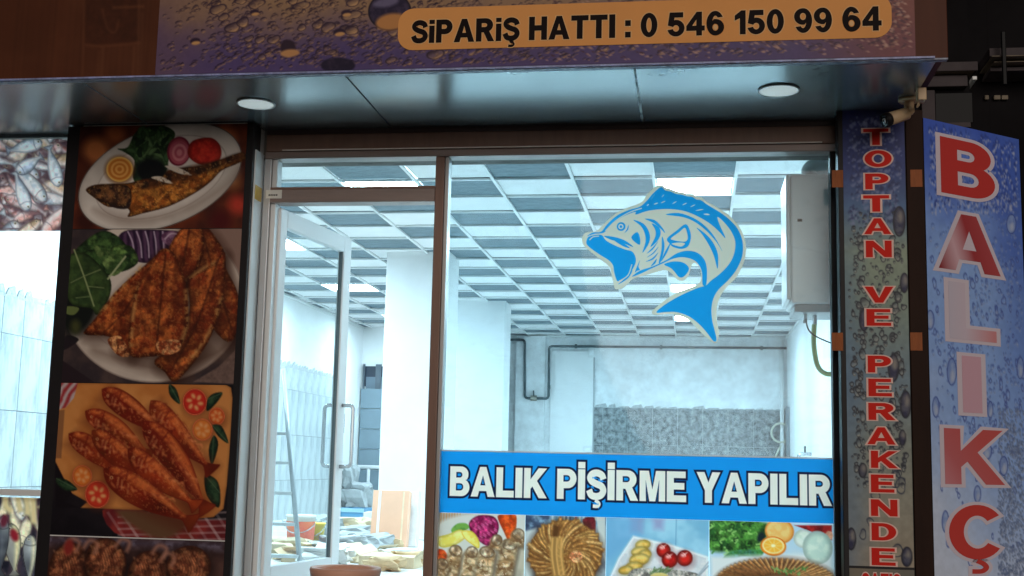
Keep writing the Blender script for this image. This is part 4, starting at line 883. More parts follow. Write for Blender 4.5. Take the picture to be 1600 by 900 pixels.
# round pan of small fried fish in a spiral
t, P = photo(1, 'window photo of small fried fish fanned out in a round pan'); P.fill((96, 110, 130), (150, 160, 168), 14); P.T = T1
P.poly([(640, 490), (1180, 490), (1180, 560), (640, 600)], (60, 72, 96), c2=(120, 150, 170), cell=8, smooth=False, tex=.3)
for k in range(12): P.line([(830 + 26 * k, 490), (826 + 26 * k, 560)], 12, [(196, 210, 214), (90, 130, 150), (150, 60, 60), (206, 196, 170)][k % 4], alpha=.8)
P.poly([(1030, 520), (1110, 510), (1110, 620), (1060, 600)], (96, 30, 36), tex=.4); P.poly([(1120, 500), (1180, 490), (1180, 800), (1150, 700)], (196, 200, 196), smooth=False)
P.poly([(640, 600), (720, 580), (690, 960), (640, 960)], (190, 196, 196), soft=4, smooth=False)
P.ell(915, 760, 250, 235, 0, (70, 46, 30), soft=14); P.ell(915, 750, 245, 225, 0, (176, 124, 66), c2=(130, 82, 40), tex=.3, rim=(96, 60, 30))
def fan(cx, cy, r0, r1_, n_, w, tw, ys=.92, c=(200, 146, 80), c2=(150, 96, 46)):
    for k in range(n_):
        a = 2 * math.pi * (k + .5 * math.sin(k * 7.3)) / n_; r1 = r1_ * (1 + .06 * math.sin(k * 4.7)); p = [(cx + r0 * math.cos(a), cy + ys * r0 * math.sin(a)), (cx + (r0 + r1) / 2 * math.cos(a + tw * .5), cy + ys * (r0 + r1) / 2 * math.sin(a + tw * .5)), (cx + r1 * math.cos(a + tw), cy + ys * r1 * math.sin(a + tw))]
        P.line(p, w, (84, 50, 26), soft=3); P.line([(x, y - 3) for x, y in p], w * .66, [c, c2, (214, 164, 100), (176, 120, 62)][int(3.9 * abs(math.sin(k * 2.9)))], soft=3, tex=.5, cell=4); P.line([(x, y - 7) for x, y in p], w * .2, (240, 204, 140), alpha=.5, speck=(.45, 5))
fan(915, 750, 130, 245, 46, 26, .35); fan(925, 770, 40, 150, 24, 24, .6)
P.line([(855, 560), (840, 720), (850, 900)], 40, (84, 50, 26), soft=4)
for k in range(3): P.line([(830 + 30 * k, 640), (825 + 30 * k, 760), (845 + 30 * k, 900)], 22, (206, 156, 88), soft=4)
P.ell(985, 770, 44, 40, 0, (190, 110, 70), c2=(214, 160, 110), tex=.6, cell=3)
P.build('print', wall_world(YBn), PW, t)
# white dish with cherry tomatoes and potatoes on pale blue
t, P = photo(2, 'window photo of a white dish with three cherry tomatoes and potato slices on blue'); P.fill((120, 176, 206), (160, 206, 226), 40); P.T = T2
P.line([(330, 500), (325, 700)], 5, (96, 150, 186)); P.poly([(20, 510), (105, 510), (100, 610), (25, 605)], (150, 150, 186), soft=8, smooth=False); P.poly([(170, 510), (245, 510), (240, 590), (180, 585)], (150, 158, 196), soft=8, smooth=False)
P.T = T1; P.poly([(1180, 500), (1420, 505), (1420, 640), (1200, 800), (1170, 900)], (106, 162, 206), soft=12, smooth=False, alpha=.6); P.T = T2
P.poly([(40, 630), (300, 690), (545, 770), (545, 1000), (-160, 1000), (-60, 780)], (226, 226, 226), c2=(206, 208, 212), smooth=False, soft=3, rim=(246, 246, 246), rimw=3)
P.poly([(60, 680), (290, 730), (500, 800), (460, 980), (-80, 980), (0, 800)], (206, 208, 212), c2=(222, 222, 224), smooth=False, soft=8)
for (x, y, rx, ry) in ((105, 690, 52, 34), (85, 735, 60, 34), (120, 755, 44, 34), (80, 790, 68, 42), (45, 835, 60, 32), (-10, 860, 50, 30)): P.ell(x, y + 8, rx, ry, -8, (120, 84, 30), soft=8, alpha=.6); P.ell(x, y, rx, ry, -8, (216, 170, 74), c2=(236, 200, 112), shade=.3, width=6)
for (x, y, r_) in ((243, 728, 48), (385, 780, 54), (285, 790, 54)):
    P.ell(x + 6, y + 12, r_, r_, 0, (130, 60, 60), soft=12, alpha=.6); P.ell(x, y, r_, r_ * 1.02, 0, (206, 36, 28), c2=(178, 22, 22), shade=.45, width=8); P.ell(x - 12, y - 18, 14, 9, 20, (250, 200, 190), soft=4); P.poly([(x - 20, y - 40), (x, y - 30), (x + 22, y - 42), (x + 6, y - 24), (x + 8, y - 10), (x - 4, y - 24)], (250, 214, 206), smooth=False, alpha=.8)
P.poly([(30, 860), (180, 850), (460, 880), (480, 960), (40, 960)], (196, 186, 176), c2=(120, 112, 108), tex=.5, cell=4)
for k in range(26): a = k * .7; P.line([(150 + 5 * k, 880 + 10 * math.sin(a)), (180 + 5 * k + 18 * math.cos(a), 850 + 14 * math.sin(2 * a))], 6, (76, 104, 62) if k % 2 else (120, 140, 96))
P.ell(215, 900, 60, 22, 0, (214, 196, 120)); P.line([(550, 800), (470, 900)], 10, (170, 176, 186)); P.line([(545, 830), (480, 900)], 6, (120, 126, 140))
P.build('print', wall_world(YBn), PW, t)
# fried anchovies on a plate with greens and orange slices
t, P = photo(3, 'window photo of fried fish plate with green salad and orange slices'); P.fill((176, 206, 226), (196, 214, 222), 40); P.T = T2
P.poly([(548, 530), (940, 545), (900, 700), (850, 760), (700, 740), (548, 720)], (34, 74, 34), c2=(70, 120, 50), tex=.6, cell=6, soft=5)
rr_ = np.random.default_rng(5)
for k in range(46):
    x, y = rr_.uniform(555, 890), rr_.uniform(545, 730); a = rr_.uniform(0, 6.28); P.line([(x, y), (x + 26 * math.cos(a), y + 18 * math.sin(a)), (x + 40 * math.cos(a + .9), y + 34 * math.sin(a + .9))], 11, [(66, 128, 48), (110, 170, 78), (24, 52, 26), (150, 196, 110)][k % 4], alpha=.85)
P.poly([(640, 780), (720, 730), (900, 725), (890, 770), (760, 770), (680, 810)], (70, 130, 110), c2=(60, 120, 60), tex=.4); P.poly([(560, 770), (1370, 750), (1370, 960), (560, 960)], (222, 226, 226), smooth=False, soft=6)
P.ell(895, 640, 24, 34, 20, (20, 34, 40), soft=3)
P.poly([(1120, 560), (1370, 560), (1370, 660), (1250, 610)], (160, 34, 30), c2=(110, 20, 24), smooth=False, tex=.3); P.ell(1352, 630, 26, 32, 0, (214, 150, 120), tex=.3)
P.ell(1020, 600, 98, 85, 12, (226, 160, 80), rim=(206, 120, 40), rimw=2.5); P.ell(1012, 596, 78, 66, 12, (240, 196, 120), c2=(232, 176, 96), cell=4, soft=3)
P.ell(978, 700, 88, 66, 6, (236, 150, 40), rim=(200, 104, 20), rimw=2); P.ell(978, 697, 74, 54, 6, (246, 178, 60), rim=(250, 226, 170), rimw=2)
for k in range(9): a = 2 * math.pi * k / 9; P.line([(978, 697), (978 + 66 * math.cos(a), 697 + 48 * math.sin(a))], 4, (250, 220, 140), alpha=.8)
P.ell(978, 697, 14, 10, 0, (250, 232, 180))
P.ell(1180, 650, 66, 62, 10, (206, 222, 206), c2=(222, 232, 222), shade=.15); P.ell(1275, 710, 100, 112, -10, (196, 218, 204), c2=(214, 230, 216), shade=.2, width=10)
P.ell(1000, 960, 420, 180, 0, (120, 82, 56), soft=10)
def fan2(cx, cy, r1, n_, y0):
    for k in range(n_):
        a = math.pi + math.pi * k / (n_ - 1); p = [(cx + r1 * .45 * math.cos(a), cy + r1 * .2 * math.sin(a)), (cx + r1 * math.cos(a - .05), cy + r1 * .44 * math.sin(a))]
        P.line(p, 28, (74, 44, 28), soft=4); P.line([(x, y - 4) for x, y in p], 14 + 3 * math.sin(k * 3.3), (206, 140, 76) if k % 2 else (178, 112, 58), soft=3, tex=.6, cell=4); P.line([(x + 3, y - 8) for x, y in p], 4, (240, 206, 150), alpha=.7)
fan2(1000, 965, 410, 34, 0)
for k in range(30): x, y = rr_.uniform(980, 1210), rr_.uniform(850, 900); P.line([(x, y), (x + rr_.uniform(-24, 24), y - 18)], 9, (70, 116, 54) if k % 2 else (120, 160, 90))
P.build('print', wall_world(YBn), PW, t)

# ------------------------------------------------------------------ leaping fish sticker
c = at(1040, 410, -.004)
fs = thing('fish_sticker', 'big blue and grey leaping fish sticker on the window glass', 'sticker', (c.x, -.004, c.z))
OUT = [(95, 325), (115, 300), (165, 292), (200, 262), (250, 215), (300, 185), (390, 150), (420, 110), (455, 75), (490, 58), (518, 74), (545, 80), (570, 92), (600, 96), (625, 104), (650, 106), (672, 120), (695, 123), (720, 145), (760, 165), (800, 190), (840, 220), (880, 265), (905, 310), (918, 365), (915, 420), (895, 480), (865, 530), (825, 570), (795, 610), (777, 650), (770, 690), (771, 740), (782, 800), (775, 847), (758, 855), (720, 828), (680, 790), (640, 748), (600, 724), (550, 710), (500, 710), (455, 712), (447, 696), (480, 665), (540, 620), (600, 590), (660, 567), (690, 545), (692, 500), (682, 470), (655, 452), (640, 480), (630, 515), (605, 541), (575, 537), (545, 508), (515, 488), (460, 500), (400, 518), (350, 533), (322, 560), (295, 581), (262, 585), (254, 560), (242, 505), (230, 470), (180, 430), (130, 390), (100, 360)]
BLUE = [
 [(118, 337), (130, 320), (168, 312), (195, 314), (215, 340), (260, 365), (310, 385), (345, 395), (362, 420), (364, 450), (350, 482), (330, 510), (300, 535), (275, 545), (265, 530), (255, 495), (250, 465), (230, 440), (190, 415), (140, 380), (118, 358)],
 [(120, 318), (150, 300), (190, 296), (220, 260), (270, 215), (330, 187), (385, 170), (420, 140), (450, 105), (490, 72), (512, 88), (540, 94), (566, 106), (596, 110), (622, 118), (648, 121), (668, 134), (692, 138), (720, 158), (760, 182), (800, 207), (840, 240), (875, 280), (897, 330), (903, 380), (896, 430), (868, 490), (828, 540), (780, 587), (755, 630), (745, 680), (748, 740), (760, 790), (770, 838), (755, 845), (720, 800), (680, 757), (630, 720), (570, 700), (520, 699), (468, 702), (500, 670), (560, 632), (620, 602), (680, 577), (716, 566), (742, 542), (782, 512), (820, 475), (850, 430), (864, 380), (862, 335), (840, 288), (805, 245), (775, 222), (786, 262), (815, 328), (780, 292), (730, 250), (662, 212), (600, 190), (520, 182), (430, 190), (365, 210), (362, 196), (300, 220), (245, 258), (205, 300), (160, 306)],
 [(345, 522), (385, 492), (450, 470), (520, 437), (570, 405), (620, 392), (670, 400), (705, 430), (720, 470), (722, 520), (717, 564), (700, 560), (697, 500), (680, 460), (650, 435), (600, 424), (550, 432), (500, 455), (440, 482), (390, 506)],
 [(507, 460), (550, 446), (600, 450), (630, 475), (625, 500), (602, 524), (580, 522), (560, 498), (540, 478)],
 [(515, 210), (580, 202), (650, 225), (710, 265), (760, 322), (798, 392), (768, 345), (718, 290), (660, 246), (600, 222)],
 [(670, 276), (712, 305), (752, 350), (777, 410), (775, 482), (758, 420), (733, 365), (700, 312)],
 [(410, 231), (460, 238), (498, 276), (511, 302), (480, 272), (450, 250)],
 [(445, 254), (482, 275), (489, 310), (470, 346), (438, 372), (463, 320), (462, 285)],
 [(352, 237), (402, 255), (432, 300), (432, 350), (398, 402), (414, 345), (408, 300), (388, 265)],
 [(372, 298), (386, 330), (382, 362), (342, 326)],
 [(497, 320), (509, 370), (493, 440), (480, 452), (494, 385)], [(540, 350), (522, 400), (492, 445), (512, 395)],
 [(476, 345), (450, 385), (420, 405), (452, 372)], [(478, 372), (455, 405), (420, 425), (450, 402)], [(478, 400), (452, 435), (415, 446), (448, 428)], [(470, 432), (462, 455), (440, 470), (455, 448)],
 [(205, 318), (255, 322), (310, 340), (352, 372), (318, 360), (280, 346), (240, 336)], [(255, 338), (300, 352), (335, 378), (300, 368)],
 [(385, 440), (378, 470), (385, 488), (372, 492), (360, 500), (372, 468)], [(348, 490), (330, 525), (300, 548), (275, 560), (305, 535), (330, 508)],
 [(328, 262), (326, 285), (308, 302), (320, 283)],
]
a_, b_ = at(905, 540, -.004), at(1175, 282, -.004)
P = Print(wall_plane(-.004), (a_.x, b_.x, a_.z, b_.z), .62); P.T = (3.2145, 880, 270); SK, SB = (216, 212, 196), (16, 148, 216); P.fill(SK)
cov = Print(wall_plane(-.004), (a_.x, b_.x, a_.z, b_.z), .62); cov.T = P.T; cov.poly(spline(OUT, 3), (1, 1, 1), smooth=False)
for b in BLUE: P.poly(b, SB, soft=1.1)
def ring(cx, cy, r, n=20): return [(cx + r * math.cos(2 * math.pi * k / n), cy + r * math.sin(2 * math.pi * k / n)) for k in range(n)]
P.poly(ring(291, 270, 22), SB); P.poly(ring(290, 270, 13), SK); P.poly(ring(290, 270, 7), SB)
P.poly([(522, 330), (570, 290), (615, 258), (636, 290), (641, 330), (626, 370), (592, 382), (552, 372), (534, 355)], SB)
P.poly([(540, 330), (580, 300), (610, 276), (622, 300), (626, 330), (614, 345), (590, 345), (560, 340)], SK); P.poly([(545, 356), (580, 350), (612, 354), (595, 370), (565, 366)], SK)
for (x, y, dx, dy) in ((440, 135, 20, -28), (420, 165, 10, -6), (455, 158, 22, -6), (490, 152, 24, -10), (548, 156, 22, -12), (598, 162, 24, -10), (638, 172, 26, -12), (665, 190, 40, -6), (705, 207, 32, 4), (495, 122, 12, -12)):
    P.poly([(x, y), (x + dx * .6, y + dy * .5 - 4), (x + dx, y + dy), (x + dx * .4, y + dy * .5 + 3)], SK)
for q in ([(395, 178), (330, 200), (262, 242), (212, 292)], [(345, 460), (325, 515), (280, 545)], [(180, 318), (150, 322), (132, 338)]): P.line(q, 5, SK)
P.build('film', wall_world(-.004), print_mat('backlit sticker film', .5, translucent=.55, gain=(1.12, 1.06, 1.0)), fs, mask=cov.a[..., 0])

# ------------------------------------------------------------------ column sign at the corner
YK = -.215
kx0, kx1 = .722, 1.132
cs = thing('column_sign', 'tall narrow column sign reading TOPTAN VE PERAKENDE in red letters downward', 'sign', ((kx0 + kx1) / 2, YK, 0))
box('column_case', kx0, kx1, YK, -.102, -.7, ZS - .004, M_black, cs, bevel=.004)
box('corner_post', at(1421, 500, YK).x, kx1 + .012, YK - .012, YK - .0005, -.7, ZS - .006, mat('brown post', rgb(44, 27, 20)[:3], .6, spec=.1, vary=.2, scale=4, stretch=(2, 1, .4)), cs, bevel=.003)
YK2 = YK - .003; ux0, ux1 = at(1318, 300, YK2).x, at(1420, 500, YK2).x - .001
zsplit = at(1370, 887, YK2).z
P = Print(wall_plane(YK2), (ux0, ux1, zsplit + .006, at(1360, 172, YK2).z), 1.25)
ty = np.linspace(0, 1, P.H)[:, None]; tx = np.linspace(0, 1, P.W)[None]
stops = [(0, (36, 44, 104)), (.13, (50, 66, 132)), (.22, (76, 106, 146)), (.32, (124, 136, 118)), (.45, (112, 126, 116)), (.6, (98, 116, 128)), (.75, (116, 122, 114)), (1, (136, 126, 110))]
cb = np.stack([np.interp(ty, [a for a, _ in stops], [c_[k] for _, c_ in stops]) for k in range(3)], -1) * np.ones((1, P.W, 1))
lf_ = (1 - sstep(0, .45, tx + .3 * (noise2(P.H, P.W, 30, 3) - .5)))[..., None] * .45 * sstep(.2, .4, ty)[..., None]; cb = (cb * (1 - lf_) + np.array([70, 100, 134.]) * lf_) * (1 + .25 * sstep(.15, .35, ty)[..., None])
P.a[:] = cb * (1 + .18 * (noise2(P.H, P.W, 6, 4)[..., None] - .5))
drops(P, 420, (1318, 176, 1424, 350), (1.8, 4.5), (40, 50, 100), (150, 160, 200), 31, ang=85, stretch=2.0, ring=.1, emb=.6)
drops(P, 420, (1318, 330, 1424, 760), (1.8, 3.6), (40, 46, 58), (196, 196, 182), 32, ang=85, stretch=1.3, ring=.6)
drops(P, 240, (1318, 370, 1424, 740), (2.6, 6), (24, 28, 40), (206, 204, 190), 33, ang=85, stretch=1.35, ring=.95, emb=.45, dens=lambda x, y: 1 if x > 1380 or x < 1352 else .5, inner=(140, 146, 146), power=1.8)
drops(P, 14, (1318, 720, 1424, 880), (5, 8), (40, 46, 70), (196, 188, 168), 34, ang=85, stretch=1.4, ring=.95, emb=.3)
for (x, y, rx, ry) in ((1405, 346, 10, 24), (1413, 442, 7, 16), (1396, 575, 9, 22), (1415, 632, 9, 22), (1410, 684, 6, 13), (1350, 500, 8, 18), (1348, 735, 7, 12), (1330, 842, 8, 18), (1417, 870, 9, 16), (1392, 640, 6, 14)): P.ell(x, y, rx, ry, 0, (44, 46, 84), c2=(90, 92, 110), shade=.3, rim=(18, 20, 36)); P.ell(x + 2, y - ry * .3, rx * .45, ry * .4, 0, (176, 168, 150), soft=5, alpha=.7)
P.build('print', wall_world(YK2), print_mat('column print', .42, gain=.9), cs)
P = Print(wall_plane(YK2), (ux0, ux1, zsplit - .75, zsplit - .006), 2); P.fill((138, 128, 110), (120, 116, 106), 20)
drops(P, 150, (1318, 890, 1430, 1090), (3, 8), (60, 62, 76), (190, 180, 160), 36, ang=85); P.build('print', wall_world(YK2), print_mat('column print foot', .42, gain=.9), cs)
M_red = mat('red print', rgb(216, 40, 28)[:3], .6, spec=.12); M_pink = mat('pale pink print', rgb(240, 204, 192)[:3], .6, spec=.15)
COLS = [('T', 1349, 1388, 201, 227), ('O', 1351, 1393, 235, 261), ('P', 1352, 1388, 271, 296), ('T', 1349, 1389, 305, 331), ('A', 1350, 1392, 341, 366), ('N', 1353, 1393, 376, 402), ('V', 1351, 1396, 448, 473), ('E', 1354, 1392, 483, 509), ('P', 1356, 1392, 556, 582), ('E', 1357, 1393, 592, 619), ('R', 1357, 1399, 630, 656), ('A', 1355, 1399, 668, 694), ('K', 1361, 1403, 705, 731), ('E', 1361, 1397, 742, 769), ('N', 1361, 1402, 781, 806), ('D', 1362, 1400, 818, 844), ('E', 1362, 1399, 857, 883)]
for ch, a, b, y0, y1 in COLS:
    q0 = at(a, y1, YK2); q1 = at(b, y0, YK2)
    l_ = text_part('letter', ch, face_map(q0.x, q1.x, q0.z, q1.z, YK2 - .0025), M_red, cs); text_part('letter_edge', ch, face_map(q0.x, q1.x, q0.z, q1.z, YK2 - .0012), M_pink, l_, .06)
q0 = at(1347, 922, YK2); q1 = at(1407, 897, YK2); l_ = text_part('letter', 'SATIŞ', face_map(q0.x, q1.x, q0.z, q1.z, YK2 - .0025), M_red, cs); text_part('letter_edge', 'SATIŞ', face_map(q0.x, q1.x, q0.z, q1.z, YK2 - .0012), M_pink, l_, .07)
for (y0, y1) in ((266, 293), (520, 548)):
    for (a, b) in ((1300, 1317), (1422, 1440)):
        q0, q1 = at(a, y1, YK), at(b, y0, YK); yy0 = YK - (.0145 if a > 1400 else .004)
        box('tape', q0.x, q1.x, yy0, yy0 + .0015, q0.z, q1.z, M_tape_brown, cs)

# ------------------------------------------------------------------ angled side sign
Hs = Vector((1.152, -.19, 0)); zt_ = at(1440, 184, -.19).z; E_ = at_z(1592, 218, zt_); dv = Vector((E_.x - Hs.x, E_.y + .19, 0)); LB = dv.length; dv.normalize(); nb = Vector((dv.y, -dv.x, 0))
NB = np.array([nb.x, nb.y, 0]); H0 = np.array([Hs.x, Hs.y, 0])
def blade_plane(p):
    d = rays(p); t = ((H0 - CAM) @ NB) / (d @ NB); q = CAM + d * t[:, None]; return np.stack([(q[:, 0] - Hs.x) * dv.x + (q[:, 1] - Hs.y) * dv.y, q[:, 2]], 1)
def blade_world(off): return lambda u, t: np.stack([Hs.x + dv.x * u + nb.x * off, Hs.y + dv.y * u + nb.y * off, t], 1)
bs = thing('side_sign', 'angled blue water drop sign with huge red letters BALIKÇI at the corner', 'sign', (Hs.x, Hs.y, 0))
MB().obox(Hs + nb * -.05 + Vector((0, 0, -.65)), dv * LB, nb * .048, Vector((0, 0, zt_ + .65))).build('sign_case', M_black, bs)
P = Print(blade_plane, (.001, LB - .002, -.64, zt_), 1.6)
ty = np.linspace(0, (zt_ + .64) / (zt_ + .3), P.H)[:, None]; tx = np.linspace(0, 1, P.W)[None]
nn_ = noise2(P.H, P.W, 60, 8)
deep, mid, pale = np.array([78, 106, 204.]), np.array([152, 188, 248.]), np.array([222, 232, 250.])
w1 = sstep(.02, .26, ty + .25 * (nn_ - .5) - .10 * (tx - .5)); cb = deep * (1 - w1[..., None]) + mid * w1[..., None]
w2 = (sstep(.35, .85, ty - .20 * tx + .2 * (nn_ - .5)))[..., None]; cb = cb * (1 - w2) + pale * w2
w3 = (sstep(.55, 1, tx) * (1 - sstep(.35, .6, ty)))[..., None] * .55; cb = cb * (1 - w3) + np.array([84, 116, 200.]) * w3
P.a[:] = cb * (1 + .10 * (noise2(P.H, P.W, 5, 9)[..., None] - .5))
drops(P, 800, (1440, 185, 1600, 330), (1.4, 3.4), (60, 78, 150), (206, 214, 236), 41, ang=84, stretch=2.6, ring=.05, emb=.7)
drops(P, 1100, (1440, 300, 1600, 720), (1.8, 4), (96, 122, 192), (210, 224, 246), 42, ang=82, stretch=1.4, ring=.5, emb=.55, dens=lambda x, y: 1 if x > 1510 else .3)
drops(P, 200, (1440, 380, 1600, 900), (3, 6), (84, 104, 176), (214, 224, 242), 43, ang=86, stretch=1.6, ring=.95, emb=.3, dens=lambda x, y: .9 if y < 720 else .45)
drops(P, 900, (1560, 640, 1600, 900), (1.4, 3), (104, 122, 162), (216, 222, 232), 44, ang=60, emb=.5)
for (x, y, rx, ry) in ((1487, 581, 8, 22), (1462, 636, 6, 17), (1504, 630, 7, 22), (1547, 640, 5, 14), (1527, 772, 6, 14), (1477, 815, 6, 18), (1568, 728, 7, 16), (1594, 575, 6, 18), (1580, 350, 8, 16), (1453, 500, 7, 16), (1541, 705, 9, 14)): P.ell(x, y, rx, ry, 0, (130, 156, 216), c2=(160, 184, 230), rim=(60, 80, 160), rimw=2, alpha=.85); P.ell(x + 1, y + ry * .3, rx * .4, ry * .4, 0, (196, 208, 232), soft=4, alpha=.8)
P.build('print', blade_world(.001), print_mat('side sign print', .5, gain=1.0), bs)
def grad_mat(name, c0, c1, c2, c3=None, ang=.9, sc=4.0, off=0):
    m = mat(name, c0, .45); n = m.node_tree.nodes; l = m.node_tree.links; b = n['Principled BSDF']
    tc = n.new('ShaderNodeTexCoord'); mp = n.new('ShaderNodeMapping'); mp.inputs['Rotation'].default_value = (0, ang, 0); gd = n.new('ShaderNodeTexGradient'); r_ = n.new('ShaderNodeValToRGB')
    l.new(tc.outputs['Generated'], mp.inputs[0]); l.new(mp.outputs[0], gd.inputs[0]); l.new(gd.outputs[0], r_.inputs[0])
    els = r_.color_ramp.elements; els[0].color = tuple(c0)[:3] + (1,); els[0].position = .02; els[1].color = tuple(c2)[:3] + (1,); els[1].position = .95
    e = els.new(.35); e.color = tuple(c1)[:3] + (1,)
    if c3 is not None: e = els.new(.62); e.color = tuple(c3)[:3] + (1,)
    l.new(r_.outputs[0], b.inputs['Base Color']); return m
RD_ = rgb(196, 56, 54); PK_ = rgb(222, 190, 204)
BL = [('B', 1469, 1553, 222, 308, mat('letter red', rgb(204, 66, 62)[:3], .5, spec=.2), 8), ('A', 1465, 1561, 337, 425, grad_mat('letter red to white', rgb(150, 40, 44), rgb(226, 186, 196), rgb(190, 84, 88), rgb(176, 66, 70), ang=.25), 8),
      ('L', 1482, 1555, 444, 532, grad_mat('letter pale', rgb(214, 206, 222), rgb(222, 206, 220), rgb(222, 150, 154), ang=0), 8), ('I', 1503, 1533, 557, 645, mat('letter pale pink', rgb(222, 178, 194)[:3], .42), 4),
      ('K', 1475, 1568, 671, 757, grad_mat('letter pink to red', rgb(216, 142, 150), rgb(206, 112, 116), rgb(210, 96, 94), ang=.5), 6), ('Ç', 1482, 1566, 790, 873, mat('letter deep red', rgb(210, 74, 68)[:3], .5, spec=.2), 4), ('I', 1505, 1536, 925, 1010, mat('letter red low', rgb(184, 52, 50)[:3], .42), 0)]
for ch, a, b, y0, y1, m_, sk in BL:
    q = blade_plane(np.array([(a, (y0 + y1) / 2), (b, (y0 + y1) / 2), ((a + b) / 2, y0), ((a + b) / 2, y1)], float)); s0, s1, z1_, z0_ = q[0, 0], q[1, 0], q[2, 1], q[3, 1]
    def pl(off): return lambda u, v: tuple(Hs + dv * (s0 + (s1 - s0) * u) + nb * off + Vector((0, 0, z0_ + (z1_ - z0_) * v)))
    l_ = text_part('letter', ch, pl(.004), m_, bs); text_part('letter_edge', ch, pl(.0025), mat('white letter edge', rgb(226, 214, 226)[:3], .45), l_, .06)

# ------------------------------------------------------------------ security camera under the canopy
c = at_z(1420, 154, ZS)
cc = thing('security_camera', 'small bullet security camera hanging under the canopy corner', 'camera', (c.x, c.y, ZS))
M_cam = mat('cream plastic', rgb(222, 190, 150)[:3], .45, vary=.05)
MB().lathe([(.001, -.002), (.050, -.002), (.052, -.012), (.046, -.018), (.001, -.018)], c, 28).build('mount_plate', M_cam, cc, smooth=True)
el = c + Vector((0, -.005, -.062)); MB().tube([c + Vector((0, 0, -.017)), el], [.026, .022], 16).build('stem', M_cam, cc, smooth=True)
MB().lathe([(.001, -.026), (.016, -.022), (.026, -.008), (.026, .008), (.016, .022), (.001, .026)], el, 16).build('ball_joint', M_cam, cc, smooth=True)
ax = Vector((-.82, -.42, -.36)).normalized(); b0 = el + ax * .012 + Vector((0, 0, -.012)); b1 = b0 + ax * .115
MB().tube([b0, b0 + ax * .004, b1 - ax * .002, b1], [.022, .031, .033, .031], 20).build('body', M_cam, cc, smooth=True)
MB().tube([b1, b1 + ax * .004, b1 + ax * .030], [.034, .036, .036], 20).build('lens_hood', M_black, cc, smooth=True)
fr = b1 + ax * .0302; MB().tube([fr, fr + ax * .002], [.028, .026], 18).build('front_glass', mat('dark lens glass', (.01, .012, .015), .08), cc, smooth=True)
MB().tube([fr + ax * .0021, fr + ax * .004], [.013, .011], 16).build('lens', mat('pale lens ring', (.45, .47, .48), .2), cc, smooth=True)
MB().tube([fr + ax * .0041, fr + ax * .005], [.006, .005], 12).build('lens_eye', M_black, cc)
jb = at_z(1437, 138, ZS)
t = thing('cable_box', 'small cream cable box at the canopy edge above the camera', 'cable box', (jb.x, jb.y, ZS - .05))
box('case', jb.x - .012, jb.x + .028, jb.y - .02, jb.y + .05, ZS - .062, ZS - .001, M_cam, t, bevel=.004); MB().tube(bend([(jb.x, jb.y + .02, ZS - .06), (jb.x - .01, jb.y + .03, ZS - .085), (c.x + .05, c.y + .01, ZS - .03)], .02), .005, 6).build('cable', M_cam, t)

# ------------------------------------------------------------------ inside: boiler, pipes, hoses
bx, bX, by, bY, bz, bZ = .508, .955, .30, .70, 1.665, 2.392
bo = thing('wall_boiler', 'white wall mounted gas boiler seen through the top corner of the window', 'boiler', (.73, .5, bz))
box('casing', bx + .012, bX, by, bY, bz, bZ, mat('boiler white', (.90, .92, .92), .35), bo, bevel=.012)
box('front_cover', bx - .012, bx + .011, by - .004, bY + .004, bz + .02, bZ - .004, M_white, bo, bevel=.008)
box('lower_tray', bx + .03, bX - .04, by + .02, bY - .02, bz - .045, bz - .001, mat('grey tray', (.35, .38, .40), .5), bo, bevel=.006)
box('badge', bx + .05, bx + .075, by - .0016, by - .0002, bZ - .27, bZ - .255, M_black, bo)
MB().tube(bend([(.64, .46, bZ - .01), (.64, .46, bZ + .075), (1.0, .46, bZ + .085)], .10, 10), .048, 18).build('flue', M_white, bo, smooth=True)
for (x, y_) in ((.60, .38), (.66, .45), (.80, .40)): MB().tube([(x, y_, bz - .044), (x, y_, bz - .10)], .012, 8).build('pipe_stub', M_steel, bo)
box('gas_valve', .755, .80, .36, .44, bz - .12, bz - .046, mat('grey cast metal', (.45, .48, .5), .4, metal=.5), bo, bevel=.01)
MB().tube(spline([(.655, .44, bz - .1), (.65, .42, bz - .22), (.67, .40, bz - .34), (.73, .38, bz - .38), (.80, .36, bz - .33), (.90, .36, bz - .25)], 6, closed=False), .014, 8).build('gas_hose', mat('green hose', rgb(150, 176, 110)[:3], .5), bo, smooth=True)
MB().tube(spline([(.60, .34, bz - .08), (.62, .33, bz - .15), (.70, .33, bz - .2), (.85, .33, bz - .25)], 6, closed=False), .004, 6).build('wire', M_black, bo)
# black gas pipe across the back wall
gp = thing('gas_pipe', 'thin dark gas pipe running along the back wall with a dropped loop', 'pipe', (-1.5, YB, 1.9))
yp = YB - .13; pp = [at(795, 530, yp), at(820, 531, yp), at(820, 622, yp), at(857, 623, yp), at(858, 541, yp), at(1040, 542.5, yp), at(1229, 544, yp)]
pp[0].x -= 1.2; M_pipe = mat('dark pipe', (.045, .07, .08), .4)
MB().tube(bend(pp, .06), .021, 8).build('pipe_run', M_pipe, gp, smooth=True)
q = at(834, 622, yp); MB().tube([q + Vector((-.05, -.0, 0)), q + Vector((.05, 0, 0))], .045, 10).build('valve', mat('brass valve', (.35, .33, .28), .35, metal=.7), gp)
MB().tube([q, q + Vector((0, -.04, .12))], .012, 6).build('valve_lever', M_pipe, gp)
for (x, y_) in ((900, 541), (1033, 542.5), (1190, 544), (820, 590), (858, 605)):
    q = at(x, y_, yp); box('clip', q.x - .018, q.x + .018, yp - .028, yp + .028, q.z - .032, q.z + .032, M_pipe, gp)
wp = thing('corner_pipe', 'pale vertical pipe in the far corner beside the dark marble tiles', 'pipe', (1.38, YB - .08, 0))
MB().tube([(1.36, YB - .08, 0), (1.36, YB - .08, ZC - .05)], .035, 10).build('riser', M_white, wp, smooth=True)
